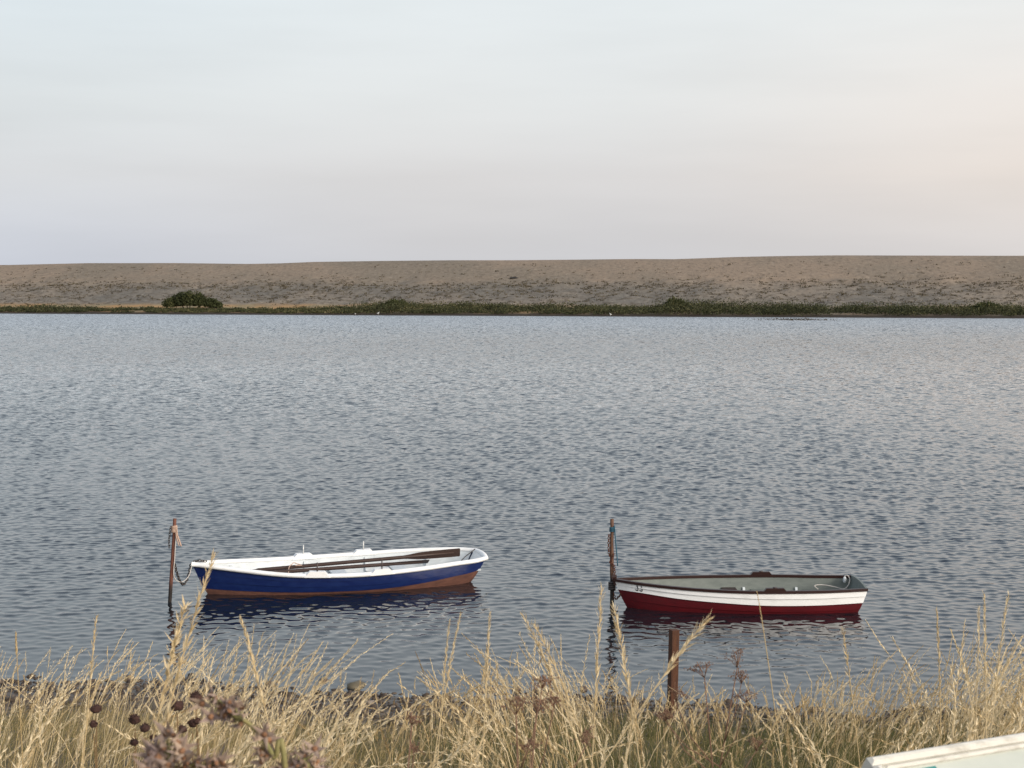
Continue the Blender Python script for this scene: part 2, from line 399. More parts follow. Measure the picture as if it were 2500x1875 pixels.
slope = wgt * .148 * math.sqrt(2) / math.sqrt((wgt ** 2).sum())
th = np.where(rng.random(NC) < .5, R(80), R(104)) + rng.normal(0, R(36), NC)
ph = rng.uniform(0, 6.283, NC)
for i in range(NC):
    k = 2 * math.pi / lam[i]
    fade = np.clip((lam[i] / dy - 2.0) / 2.0, 0, 1).astype(np.float32)
    nrow = int((fade[:, 0] > 0).sum())
    if nrow == 0: continue
    sl_ = slice(0, nrow)
    a = np.float32(slope[i] / k)
    kx, ky = np.float32(k * math.cos(th[i])), np.float32(k * math.sin(th[i]))
    q = kx * X[sl_] + ky * Y[sl_] + np.float32(ph[i])
    sn, cs = np.sin(q), np.cos(q)
    A = a * fade[sl_]
    Z[sl_] += A * sn
    DX[sl_] += np.float32(1.0 * math.cos(th[i])) * A * cs; DY[sl_] += np.float32(1.0 * math.sin(th[i])) * A * cs
Z *= amp; DX *= amp; DY *= amp
m, nt, N, L = nt_new('lagoon_water')
out = N.new('ShaderNodeOutputMaterial')
gl = N.new('ShaderNodeBsdfGlossy'); gl.inputs['Roughness'].default_value = .04; gl.inputs['Color'].default_value = (.985, .99, 1, 1)
tr = N.new('ShaderNodeBsdfTransparent'); tr.inputs[0].default_value = (.34, .30, .22, 1)
df = N.new('ShaderNodeBsdfDiffuse'); df.inputs[0].default_value = (.010, .015, .022, 1)
b1 = N.new('ShaderNodeMixShader'); b1.inputs[0].default_value = .62; L.new(tr.outputs[0], b1.inputs[1]); L.new(df.outputs[0], b1.inputs[2])
fr = N.new('ShaderNodeFresnel'); fr.inputs[0].default_value = 1.52
mx = N.new('ShaderNodeMixShader'); L.new(fr.outputs[0], mx.inputs[0]); L.new(b1.outputs[0], mx.inputs[1]); L.new(gl.outputs[0], mx.inputs[2])
L.new(mx.outputs[0], out.inputs[0])
# ripples finer than the mesh: slopes straight from noise
tc = N.new('ShaderNodeTexCoord'); sxy = N.new('ShaderNodeSeparateXYZ'); L.new(tc.outputs['Object'], sxy.inputs[0])
def slopes(scale, st, detail, k0, k1, y0, y1):
    mp = N.new('ShaderNodeMapping'); mp.inputs['Scale'].default_value = st; mp.inputs['Rotation'].default_value = (0, 0, R(-5)); L.new(tc.outputs['Object'], mp.inputs[0])
    n = N.new('ShaderNodeTexNoise'); n.inputs['Scale'].default_value = scale; n.inputs['Detail'].default_value = detail; L.new(mp.outputs[0], n.inputs[0])
    c = N.new('ShaderNodeVectorMath'); c.operation = 'SUBTRACT'; c.inputs[1].default_value = (.5, .5, .5); L.new(n.outputs['Color'], c.inputs[0])
    f = N.new('ShaderNodeMapRange'); f.inputs[1].default_value = y0; f.inputs[2].default_value = y1; f.inputs[3].default_value = k0; f.inputs[4].default_value = k1; L.new(sxy.outputs['Y'], f.inputs[0])
    k = N.new('ShaderNodeVectorMath'); k.operation = 'SCALE'; L.new(c.outputs[0], k.inputs[0]); L.new(f.outputs[0], k.inputs['Scale'])
    z = N.new('ShaderNodeVectorMath'); z.operation = 'MULTIPLY'; z.inputs[1].default_value = (.8, 1, 0); L.new(k.outputs[0], z.inputs[0]); return z.outputs[0]
def vadd(a, b):
    v = N.new('ShaderNodeVectorMath'); v.operation = 'ADD'; L.new(a, v.inputs[0]); L.new(b, v.inputs[1]); return v.outputs[0]
ro = N.new('ShaderNodeMapRange'); ro.inputs[1].default_value = 90; ro.inputs[2].default_value = 240; ro.inputs[3].default_value = .04; ro.inputs[4].default_value = .34; L.new(sxy.outputs['Y'], ro.inputs[0]); L.new(ro.outputs[0], gl.inputs['Roughness'])
geo = N.new('ShaderNodeNewGeometry')
nn = vadd(geo.outputs['Normal'], vadd(slopes(5.5, (.8, 1.3, 1), 2, .06, .40, 18, 80), vadd(slopes(2.4, (1.3, .8, 1), 2, 0, .75, 32, 75), slopes(1.15, (1.9, .6, 1), 2, 0, 1.35, 85, 190))))
nv = N.new('ShaderNodeVectorMath'); nv.operation = 'NORMALIZE'; L.new(nn, nv.inputs[0])
L.new(nv.outputs[0], gl.inputs['Normal']); L.new(nv.outputs[0], fr.inputs['Normal'])
o = np_mesh('water', np.stack([X + DX, Y + DY, Z], -1).reshape(-1, 3), grid_faces(len(rows), len(tt)), m); tag(o, kind='structure')
del X, Y, Z, DX, DY, D_, T_, amp

# ------------------------------------------------------------------ boats
def interp(xs, ys):
    """smooth (pchip-like through cubic smoothing of linear) table lookup"""
    xs, ys = np.array(xs), np.array(ys)
    d = np.gradient(ys, xs)
    def f(s):
        s = min(max(s, xs[0]), xs[-1]); i = min(max(int(np.searchsorted(xs, s)) - 1, 0), len(xs) - 2)
        h = xs[i + 1] - xs[i]; t = (s - xs[i]) / h
        return float((2*t**3 - 3*t**2 + 1) * ys[i] + (t**3 - 2*t*t + t) * h * d[i] + (-2*t**3 + 3*t*t) * ys[i + 1] + (t**3 - t*t) * h * d[i + 1])
    return f

class Hull:
    def __init__(s, L, beam, sheer, split, rake_b, rake_s, wb=-.16, botr=.62, power=.55):
        s.L, s.b, s.z, s.zc, s.rb, s.rs, s.wb, s.botr, s.pw = L, beam, sheer, split, rake_b, rake_s, wb, botr, power
    def P(s, t, w, side, off=0.0):
        zs = s.z(t); wn = max((w - s.wb) / (zs - s.wb), 0)
        br = s.b(t) * (s.botr * min(1, 1) + (1 - s.botr) * wn) if False else s.b(t) * (s.botr + (1 - s.botr) * wn ** s.pw) * (1 - .25 * (1 - wn) ** 3)
        u = s.L * t + s.rb * max(0, (s.z(0) - w)) / s.z(0) * (1 - t) ** 6 * (1 + .35 * (1 - wn) ** 2) - s.rs * max(0, (s.z(1) - w)) / s.z(1) * t ** 8 * (1 + .3 * (1 - wn) ** 2)
        return Vector((u, side * (br + off), w))
    def shell(s, w_top, w_bot, strakes, lap=.008, ns=44, lapfirst=True):
        mb = MB()
        ts = [(i / (ns - 1)) for i in range(ns)]
        ts = [.5 - .5 * math.cos(math.pi * t) * 1.0 if False else t ** 1.15 for t in ts]
        for side in (-1, 1):
            for k in range(strakes):
                rows = []
                for j in range(4):
                    row = []
                    for t in ts:
                        a, b = w_top(t), w_bot(t)
                        f = (k + j / 3) / strakes
                        row.append(s.P(t, a + (b - a) * f, side, lap * j / 3 * min(1, t * 6 + .15)))
                    rows.append(row)
                mb.grid(rows, smooth=True, flip=side > 0)
                led = []
                for o_ in (lap, 0):
                    row = []
                    for t in ts:
                        a, b = w_top(t), w_bot(t); f = (k + 1) / strakes
                        row.append(s.P(t, a + (b - a) * f, side, o_ * min(1, t * 6 + .15)))
                    led.append(row)
                mb.grid(led, smooth=False, flip=side > 0)
        return mb
    def inner(s, top, bot, gap=.022, ns=36):
        mb = MB()
        for side in (-1, 1):
            rows = []
            for j in range(7):
                row = []
                for i in range(ns):
                    t = .012 + .976 * i / (ns - 1)
                    w = s.z(t) - top + (bot - s.z(t) + top) * j / 6
                    q = s.P(t, w, side, -gap)
                    if q.y * side < 0: q.y = 0
                    row.append(q)
                rows.append(row)
            mb.grid(rows, smooth=True, flip=side < 0)
        return mb
    def floor(s, w, gap=.01, ns=36, t0=.05, t1=.99):
        a, b = [], []
        for i in range(ns):
            t = t0 + (t1 - t0) * i / (ns - 1)
            q = s.P(t, w, 1, -gap); q.y = max(q.y, .004)
            a.append(Vector((q.x, q.y, w))); b.append(Vector((q.x, -q.y, w)))
        return MB().grid([b, a], smooth=False)
    def transom(s, w_top, w_bot, thick=.03, n=8, camber=0.0):
        mb = MB(); ro, ri = [], []
        for j in range(n + 1):
            w = w_top + (w_bot - w_top) * j / n
            a, b = s.P(1, w, -1), s.P(1, w, 1)
            row = [a.lerp(b, k / 6) + Vector((0, 0, camber * (1 - (k / 3 - 1) ** 2) if j == 0 else 0)) for k in range(7)]
            ro.append(row); ri.append([q - Vector((thick, 0, 0)) for q in row])
        mb.grid(ro, smooth=False); mb.grid(ri, smooth=False, flip=True); mb.grid([ri[0], ro[0]], smooth=False)
        return mb
    def rail(s, side, prof, t0=0.0, t1=1.0, ns=44, dz=0.0, off=0.0):
        """sweep a (v,w) profile along the sheer"""
        rows = []
        for i in range(ns):
            t = t0 + (t1 - t0) * i / (ns - 1)
            c = s.P(t, s.z(t), side, 0)
            c1 = s.P(min(t + .01, 1), s.z(min(t + .01, 1)), side); c0 = s.P(max(t - .01, 0), s.z(max(t - .01, 0)), side)
            tg = (c1 - c0).normalized(); nv = Vector((tg.y, -tg.x, 0)).normalized() * (-1 if side > 0 else 1)
            rows.append([c + nv * (a + off) + Vector((0, 0, b + dz)) for a, b in prof])
        mb = MB(); mb.grid(rows, closed=True, smooth=len(prof) > 6, flip=side > 0)
        n = len(prof)
        for k in (0, ns - 1):
            f = tuple(k * n + j for j in range(n)); mb.f.append(f); mb.sm.append(False)
        return mb
    def frame_at(s, t, side):
        c = s.P(t, s.z(t), side); e = .01
        tg = (s.P(min(t + e, 1), s.z(min(t + e, 1)), side) - s.P(max(t - e, 0), s.z(max(t - e, 0)), side)).normalized()
        nv = Vector((tg.y, -tg.x, 0)).normalized() * (-1 if side > 0 else 1)   # outward
        return c, tg, nv
def pad(h, t, side, ln_b, ln_t, hgt, wid, dz, shift):
    c, tg, nv = h.frame_at(t, side); up = Vector((0, 0, 1)); mb = MB()
    vs = []
    for a in (-1, 1):
        for l, z in ((-ln_b / 2, 0), (ln_b / 2, 0), (ln_t / 2, hgt), (-ln_t / 2, hgt)):
            vs.append(c + tg * l + nv * (shift + a * wid / 2) + up * (z + dz))
    mb.add(vs, [(3, 2, 1, 0), (4, 5, 6, 7), (0, 1, 5, 4), (1, 2, 6, 5), (2, 3, 7, 6), (3, 0, 4, 7)])
    return mb, c + nv * shift + up * (dz + hgt)
def oval(a, b, n=10, dx=0, dz=0):
    return [(dx + a * math.cos(2 * math.pi * k / n), dz + b * math.sin(2 * math.pi * k / n)) for k in range(n)]
def knee(h, t, side, w0, w1, wid, dep, gap=.022):
    mb = MB(); rows = []
    for j in range(5):
        w = w0 + (w1 - w0) * j / 4
        q = h.P(t, w, side, -gap + .004); dd = dep * (1 - .5 * j / 4)
        rows.append([q + Vector((-wid / 2, 0, 0)), q + Vector((-wid / 2, -side * dd, 0)), q + Vector((wid / 2, -side * dd, 0)), q + Vector((wid / 2, 0, 0))])
    mb.grid(rows, smooth=False)
    mb.f.append(tuple(range(16, 20))); mb.sm.append(False)
    return mb
def thwart(h, t, w, wid, thick, gap=.025):
    q0, q1 = h.P(t, w, 1, -gap), h.P(t + wid / h.L, w, 1, -gap)
    vs = []
    for z in (w, w + thick):
        vs += [(q0.x, -q0.y, z), (q1.x, -q1.y, z), (q1.x, q1.y, z), (q0.x, q0.y, z)]
    return MB().add(vs, [(3, 2, 1, 0), (4, 5, 6, 7), (0, 1, 5, 4), (1, 2, 6, 5), (2, 3, 7, 6), (3, 0, 4, 7)])

# --- blue boat
bow = on_z(487, 1450, 0); stern = on_z(1165, 1417, 0)
BYAW = R(17.0)
blue = empty('rowing_boat', on_y(469, 1376, 23.2), (R(2.8), 0, BYAW)); blue.location.z = 0
tag(blue, 'blue rowing boat with thick white gunwale and brown bottom, oars inside', 'boat', 'rowing boats moored by the shore')
LB = 4.56
hb = Hull(LB, interp([0, .06, .15, .3, .45, .6, .75, .88, .96, 1], [.025, .15, .32, .56, .68, .71, .66, .53, .42, .30]),
          interp([0, .12, .3, .45, .6, .75, .9, 1], [.475, .42, .35, .33, .335, .36, .385, .39]),
          interp([0, .1, .3, .5, .62, .75, .9, 1], [.09, .08, .07, .068, .075, .115, .18, .215]), .19, .20, botr=.72)
hb.shell(hb.z, hb.zc, 3, .010).build('hull', M_blue, blue)
hb.shell(hb.zc, lambda t: hb.wb, 2, .008).build('hull_bottom', M_brown_bottom, blue)
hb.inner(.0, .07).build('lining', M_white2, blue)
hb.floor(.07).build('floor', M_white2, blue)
hb.transom(hb.z(1), hb.wb).build('transom', M_white, blue)
# one gunwale that runs round the stern
path = [hb.P(i / 46, hb.z(i / 46), -1) for i in range(47)]
e = [hb.P(1, hb.z(1), -1), hb.P(1, hb.z(1), 1)]
path += [e[0].lerp(e[1], k / 6) + Vector((.03 * math.sin(math.pi * k / 6), 0, .01 * math.sin(math.pi * k / 6))) for k in range(1, 6)]
path += [hb.P(i / 46, hb.z(i / 46), 1) for i in range(46, -1, -1)]
mb = MB(); rws = []
cen = Vector((LB * .5, 0, 0))
for i, q in enumerate(path):
    tg = (path[min(i + 1, len(path) - 1)] - path[max(i - 1, 0)]).normalized(); nv = Vector((tg.y, -tg.x, 0)).normalized()
    rws.append([q + nv * a + Vector((0, 0, b)) for a, b in oval(.044, .035, 12, .004, .004)])
mb.grid(rws, closed=True, smooth=True); mb.f += [tuple(range(12)), tuple(range(len(mb.v) - 12, len(mb.v)))]; mb.sm += [False, False]
mb.build('gunwale', M_white, blue)
mb = MB(); mb.box((.10, 0, hb.z(.02) + .012), (.20, .10, .03), bev=.012); mb.build('bow_cap', M_white, blue)
for t in (.395, .612):
    for side in (-1, 1):
        mb, top = pad(hb, t, side, .40, .23, .088, .10, -.012, .0)
        pd = mb.build('rowlock_pad', M_white, blue)
        MB().tube([top - Vector((0, 0, .02)), top + Vector((0, 0, .135))], [.012, .010], 6).build('thole_pin', M_pin if side < 0 else M_pin_lit, pd)
for t in (.13, .40, .62, .84):
    for side in (-1, 1):
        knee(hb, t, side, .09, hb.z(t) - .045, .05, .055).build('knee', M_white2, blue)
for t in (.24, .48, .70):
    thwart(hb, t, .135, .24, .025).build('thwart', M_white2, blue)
mb = MB(); q = hb.P(.93, .2, 1).y - .03
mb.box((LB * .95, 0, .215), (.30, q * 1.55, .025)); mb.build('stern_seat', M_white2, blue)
BM = Matrix.Translation(blue.location) @ Matrix.Rotation(BYAW, 4, 'Z') @ Matrix.Rotation(R(2.8), 4, 'X')

def oar(name, a, b, blade_len, blade_w, up, label):
    """a = handle end, b = blade tip (boat space)"""
    a, b = BM @ Vector(a), BM @ Vector(b); ax = (b - a).normalized(); Ln = (b - a).length
    o = empty(name, a); tag(o, label, 'oar', 'oars lying in the blue boat')
    side = ax.cross(Vector(up)).normalized(); bu = side.cross(ax).normalized()
    sh = MB().tube([Vector(), ax * .1, ax * .14, ax * (Ln - blade_len * .8), ax * (Ln - .1)], [.020, .022, .031, .029, .016], 8).build('shaft', M_oar, o)
    rows = []
    for f, w in ((0, .024), (.12, .034), (.3, .058), (.5, .066), (.8, .07), (.985, .07), (1, .062)):
        c = ax * (Ln - blade_len * (1 - f)); t = .011 * (1 - .6 * f)
        rows.append([c + bu * w + side * t * .4, c + side * t, c - bu * w + side * t * .4, c - bu * w - side * t * .4, c - side * t, c + bu * w - side * t * .4])
    mb = MB().grid(rows, closed=True, smooth=False); mb.f.append(tuple(range(36, 42))); mb.sm.append(False)
    mb.build('blade', M_oar, o)
    MB().tube([ax * (Ln * .36), ax * (Ln * .40)], [.027, .027], 10).build('collar', M_varn, o)
    return o
oar('oar', (.86, .02, .315), (4.22, .0, .445), .98, .14, (0, -.25, 1), 'dark brown oar lying uppermost, broad blade over the stern of the blue boat')
oar('oar', (.84, -.20, .315), (3.66, -.18, .365), .85, .12, (0, -1, .6), 'dark brown oar lying lower, half hidden behind the near side of the blue boat')

def rope(name, pts, r, m, label, cat='rope', group=None, n=6, sub=6):
    P = [Vector(p) for p in pts]; Q = []
    for i in range(len(P) - 1):
        p0, p1, p2, p3 = P[max(i - 1, 0)], P[i], P[i + 1], P[min(i + 2, len(P) - 1)]
        for k in range(sub):
            t = k / sub
            Q.append(.5 * ((2 * p1) + (p2 - p0) * t + (2 * p0 - 5 * p1 + 4 * p2 - p3) * t * t + (3 * p1 - p0 - 3 * p2 + p3) * t ** 3))
    Q.append(P[-1])
    o = MB().tube(Q, r, n).build(name, m); tag(o, label, cat, group); return o
def coil(c, r, turns, pitch, rr, ax=Vector((0, 0, 1)), n=14):
    return [Vector(c) + Vector((r * math.cos(a), r * math.sin(a), pitch * a / 6.283)) for a in [6.283 * turns * i / (n * turns) for i in range(int(n * turns) + 1)]]
def chain(name, pts, m, label, link=.05, wire=.006, group=None):
    P = [Vector(p) for p in pts]; mb = MB()
    # resample along the polyline
    seg = [0]
    for a, b in zip(P, P[1:]): seg.append(seg[-1] + (b - a).length)
    def at(d):
        for i in range(len(P) - 1):
            if d <= seg[i + 1] or i == len(P) - 2:
                f = (d - seg[i]) / max(seg[i + 1] - seg[i], 1e-6); return P[i].lerp(P[i + 1], f), (P[i + 1] - P[i]).normalized()
    step = link * .72; d = link / 2; k = 0
    while d < seg[-1]:
        c, t = at(d)
        a = Vector((0, 1, 0)) if abs(t.y) < .9 else Vector((1, 0, 0))
        u = t.cross(a).normalized(); w = t.cross(u)
        n_ = (u + w * .4).normalized() if k % 2 else (w - u * .4).normalized()
        ring = []
        for j in range(10):
            an = 6.283 * j / 10; ring.append(c + t * math.cos(an) * (link / 2 - wire * .4) + n_ * math.sin(an) * link * .30)
        bn = t.cross(n_); rows = []
        for j in range(10):
            rd = (ring[j] - c).normalized()
            rows.append([ring[j] + (rd * math.cos(b_) + bn * math.sin(b_)) * wire for b_ in (0, 1.57, 3.14, 4.71)])
        rows.append(rows[0]); mb.grid(rows, closed=True, smooth=True)
        d += step; k += 1
    o = mb.build(name, m); tag(o, label, 'chain', group); return o
def sag(a, b, drop, n=18):
    a, b = Vector(a), Vector(b)
    return [a.lerp(b, i / n) - Vector((0, 0, drop * (1 - (2 * i / n - 1) ** 2))) for i in range(n + 1)]

rope('rope', [BM @ Vector(p) for p in ((4.52, .18, .445), (4.40, .12, .385), (4.28, .05, .32), (4.20, -.05, .27))], .008, M_chain, 'thin grey rope running down into the stern of the blue boat')
rope('rope', [BM @ Vector(p) for p in ((1.42, -.30, .30), (1.46, -.1, .37), (1.52, .0, .39), (1.56, .06, .40), (1.62, .10, .37), (1.7, .1, .345), (1.66, -.02, .37), (1.56, -.05, .38))], .007, M_rope, 'short brown rope looped round the oar handles in the blue boat')

# --- red and white boat
bowr = on_y(1503, 1418, 22.45)
red = empty('rowing_boat', (bowr.x - .035, 22.25, 0), (R(1.0), 0, R(.5)))
tag(red, 'white over dark red rowing boat with brown varnished gunwale, lettered JJ', 'boat', 'rowing boats moored by the shore')
LR = 3.60
hr = Hull(LR, interp([0, .06, .15, .3, .45, .6, .75, .9, 1], [.02, .14, .28, .45, .55, .59, .575, .52, .47]),
          interp([0, .12, .3, .5, .7, .85, 1], [.41, .385, .36, .345, .345, .345, .355]),
          interp([0, .1, .25, .4, .6, .8, 1], [.27, .255, .21, .18, .145, .142, .16]), .16, .10, botr=.76)
hr.shell(hr.z, hr.zc, 2, .020).build('hull', M_white, red)
hr.shell(hr.zc, lambda t: hr.wb, 3, .010).build('hull_bottom', M_red, red)
hr.inner(.0, .07).build('lining', M_grey, red)
hr.floor(.07).build('floor', M_greyd, red)
hr.transom(hr.z(1) + .02, hr.wb, camber=.03).build('transom', M_grey, red)
for side in (-1, 1):
    g = hr.rail(side, [(.020, -.020), (.020, .019), (-.034, .019), (-.034, -.020)]).build('gunwale', M_varn, red)
for t, side in ((.625, -1), (.625, 1)):
    mb, top = pad(hr, t, side, .31, .25, .040, .06, .022, -.006)
    pd = mb.build('rowlock_pad', M_varn, red)
    MB().tube([top + Vector((0, 0, -.01)), top + Vector((0, 0, .012))], [.03, .03], 10).build('rowlock_socket', M_pin, pd)
q = hr.P(0, .3, 1)
rows = []
for w in (-.16, -.05, .05, .15, .25, .33, .41, .45, .48):
    c = hr.P(0, min(w, .41), 1); c = Vector((c.x, 0, w)); th_ = .024 if w < .46 else .014
    rows.append([c + Vector((-.03, -th_, 0)), c + Vector((.035, -th_, 0)), c + Vector((.035, th_, 0)), c + Vector((-.03, th_, 0))])
k0 = 5
mb = MB().grid(rows[k0:], closed=True, smooth=False); mb.f.append(tuple(range(len(mb.v) - 4, len(mb.v)))); mb.sm.append(False); mb.build('stem_head', M_varn, red)
for t in (.36, .58, .80):
    thwart(hr, t, .13, .22, .025).build('thwart', M_grey, red)
for t in (.46, .55, .68, .77):
    for side in (-1, 1):
        knee(hr, t, side, .09, .185, .035, .05).build('rib', M_white2, red)
mb = MB(); mb.box((LR * .48, .30, .19), (.22, .16, .05), bev=.008); mb.build('seat_board', M_varn, red)
# lettering on the near bow
mb = MB()
def letter_J(u0, hgt, wid):
    pts = [(wid, 1.0), (wid, .28), (wid * .92, .12), (wid * .7, .02), (wid * .42, .0), (wid * .14, .06), (0, .22)]
    th_ = .014
    L_, Rr = [], []
    for i, (a, b) in enumerate(pts):
        p0 = Vector((pts[max(i - 1, 0)][0], pts[max(i - 1, 0)][1] * hgt)); p1 = Vector((pts[min(i + 1, 6)][0], pts[min(i + 1, 6)][1] * hgt))
        d = (p1 - p0).normalized(); n = Vector((-d.y, d.x)); c = Vector((a, b * hgt))
        L_.append(c + n * th_ / 2); Rr.append(c - n * th_ / 2)
    out = []
    for row in (L_, Rr):
        r3 = []
        for c in row:
            t = (u0 + c.x) / LR; w = .284 + c.y - .045 * (u0 + c.x - .29)
            r3.append(hr.P(t, w, -1, .013))
        out.append(r3)
    mb.grid(out, smooth=False)
letter_J(.270, .080, .036); letter_J(.330, .080, .036)
mb.build('lettering', M_letter, red)
RM = Matrix.Translation(red.location) @ Matrix.Rotation(R(.5), 4, 'Z') @ Matrix.Rotation(R(1), 4, 'X')
rope('rope', [RM @ Vector(p) for p in ((3.05, .28, .20), (3.0, .31, .25), (3.12, .32, .26), (3.28, .28, .24), (3.42, .26, .21), (3.50, .30, .26), (3.53, .35, .34), (3.50, .39, .39), (3.46, .40, .36), (3.47, .39, .29))], .008, M_ropew, 'pale rope coiled over the stern corner of the red and white boat')
o = MB().ball(RM @ Vector((3.46, .37, .325)), (.028, .024, .05), 10, 8).build('fender', M_white2); tag(o, 'small pale fender hanging inside the stern of the red and white boat', 'fender')

# --- mooring posts
def pole(name, base, top, r, m, label, group, n=12):
    b, t = Vector(base), Vector(top); pts = []; rr = []
    rg = random.Random(hash(label) % 99 if False else len(label))
    for i in range(15):
        f = i / 14; pts.append(b.lerp(t, f) + Vector((rg.uniform(-.004, .004), rg.uniform(-.004, .004), 0))); rr.append(r * (1.08 - .16 * f) * rg.uniform(.96, 1.04))
    o = MB().tube(pts, rr, n).build(name, m); tag(o, label, 'post', group); return o
p1b = on_z(415, 1470, 0); p1t = on_y(427, 1266, p1b.y)
d1 = (p1t - p1b).normalized()
pole('mooring_post', p1b - d1 * .7, p1t, .028, M_post1, 'rusty leaning post with pink rope round its top beside the blue boat', 'mooring posts standing in the water')
p2t = on_y(1494, 1267, 22.38); p2b = on_y(1494.5, 1482, 22.38)
pole('mooring_post', Vector((p2b.x, 22.38, -.9)), p2t, .029, M_post2, 'brown upright post with blue rope near its top at the bow of the red boat', 'mooring posts standing in the water')
def P1(py, dx=0, dyv=0):
    f = (py - 1266) / (1470 - 1266); return p1t.lerp(p1b, f) + Vector((dx, dyv, 0))
# wrapped pink rope and its tail
c = P1(1292)
rope('rope', coil(c - Vector((0, 0, .05)), .036, 5, .02, .01) + [c + Vector((.04, -.03, .03)), c + Vector((.05, -.03, -.08)), c + Vector((.08, -.03, -.17)), c + Vector((.105, -.03, -.25))], .012, M_rope, 'frayed pink rope wrapped round the leaning rusty post', n=6, sub=3)
rope('rope', [c + Vector((.03, -.035, -.04)), c + Vector((.04, -.04, -.12)), c + Vector((.06, -.04, -.19)), c + Vector((.075, -.04, -.24))], .009, M_rope, 'shorter pink rope tail hanging beside the leaning rusty post')
chain('chain', [P1(1283, -.05, -.02), P1(1300, -.058, -.02), P1(1318, -.065, -.02), P1(1336, -.055, -.02)], M_chain, 'short dark chain dangling from the top of the leaning rusty post')
bo = BM @ Vector((.0, 0, .475))
st = P1(1375, .04, -.02)
pth = sag(st, bo + Vector((-.02, -.02, -.02)), .30) + [bo + Vector((.02, -.01, .035)), bo + Vector((.10, .03, .045)), bo + Vector((.2, .06, .03))]
chain('chain', pth, M_chain, 'sagging dark chain between the rusty post and the bow of the blue boat', link=.056, wire=.009)
rope('rope', [P1(1300, .035, -.03), P1(1360, .038, -.03), P1(1400, .035, -.03)] + [q + Vector((.0, -.03, -.05)) for q in sag(P1(1400, .035, 0), bo + Vector((-.0, -.02, -.04)), .12, 8)][1:-1] + [bo + Vector((.0, -.04, -.02))], .007, M_ropew, 'pale grey rope sagging beside the chain at the bow of the blue boat')
# second post
def P2(py, dx=0, dyv=-.035):
    q = on_y(1494, py, 22.38); return q + Vector((dx, dyv, 0))
c = P2(1292, 0, 0)
rope('rope', coil(c - Vector((0, 0, .04)), .033, 4, .018, .01) + [c + Vector((.035, -.03, .04)), c + Vector((.05, -.03, -.15)), c + Vector((.07, -.03, -.35)), c + Vector((.085, -.03, -.54))], .009, M_ropeb, 'blue rope tied round the top of the upright brown post', n=6, sub=3)
chain('chain', [P2(1303, -.045, -.02), P2(1325, -.05, -.02), P2(1345, -.048, -.02), P2(1360, -.035, -.03)], M_chainr, 'short rusty chain hanging from the blue rope on the upright brown post')
chain('chain', [P2(1350, .03), P2(1362, .0, -.045), P2(1372, -.03, -.04)] + [P2(1380, .03), P2(1395, .038), P2(1415, .036), P2(1430, .03)], M_chainr, 'rusty chain winding down the upright brown post above the red bow', link=.045)
c = P2(1432, 0, 0)
rope('rope', coil(c - Vector((0, 0, .05)), .040, 4, .03, .01), .019, M_chain, 'dark rope knot round the middle of the upright brown post', n=6, sub=3)
chain('chain', [P2(1445, .02), P2(1460, .04), P2(1462, .06), RM @ Vector((.10, -.03, .20))], M_chainr, 'short rusty chain from the upright brown post to the red boat stem', link=.05)
# square post on the beach
bp_ = on_y(1640, 1760, 16.55); tp_ = on_y(1646, 1537, 16.55)
mb = MB(); ax = (tp_ - bp_).normalized(); Ln = (tp_ - bp_).length + .3
Mx = Matrix.Translation(Vector()) @ Vector((0, 0, 1)).rotation_difference(ax).to_matrix().to_4x4() @ Matrix.Rotation(R(21), 4, 'Z')
mb.box(tp_ - ax * Ln / 2, (.088, .088, Ln), Mx, bev=.003)
o = mb.build('beach_post', M_post3); tag(o, 'square reddish brown post standing at the water edge among the grass', 'post')

# ------------------------------------------------------------------ beach stones
def stone_mesh(r, rg, nu=9, nv=6):
    return MB().ball((0, 0, 0), r, nu, nv, .16, rg)
M_st1 = mat('dark_stone', (.055, .036, .026), (.10, .068, .05), .55, 12, bump=.4, bscale=40)
M_st2 = mat('olive_stone', (.12, .10, .062), (.07, .057, .037), .6, 10, bump=.4, bscale=40)
stones = [(868, 1672, .13, .065, M_st2, 'largest olive stone at the water edge left of centre'),
          (790, 1660, .085, .07, M_st1, 'upright dark stone standing in the shallows below the blue boat'),
          (960, 1655, .085, .055, M_st1, 'low dark stone in the shallows right of the olive stone'),
          (981, 1662, .075, .04, M_st1, 'flat dark stone beside another in the shallows right of centre left grass'),
          (1175, 1684, .075, .05, M_st1, 'left one of two touching stones at the shallow edge near mid picture'),
          (1196, 1681, .075, .055, M_st1, 'right one of two touching stones at the shallow edge near mid picture'),
          (1261, 1682, .06, .05, M_st1, 'small round dark stone in the shallows left of the brown post reflection'),
          (314, 1655, .075, .05, M_st1, 'single dark stone in the shallows below the leaning rusty post'),
          (1425, 1681, .06, .045, M_st1, 'small dark stone in the shallows beyond the pale leaning grass'),
          (1985, 1733, .07, .03, M_st1, 'flat dark stone awash at the shallow edge below the red boat stern')]
for i, (px, py, r, h_, mm, lab) in enumerate(stones):
    q = on_z(px, py, .015); rg = random.Random(i + 3)
    o = stone_mesh((r, r * .8, h_), rg).build('stone', mm); o.location = (q.x, q.y, float(min(gz(q.x, q.y), .0)) + h_ * .35 + .01); o.rotation_euler = (0, 0, rg.uniform(0, 3)); tag(o, lab, 'stone', 'stones at the water edge')
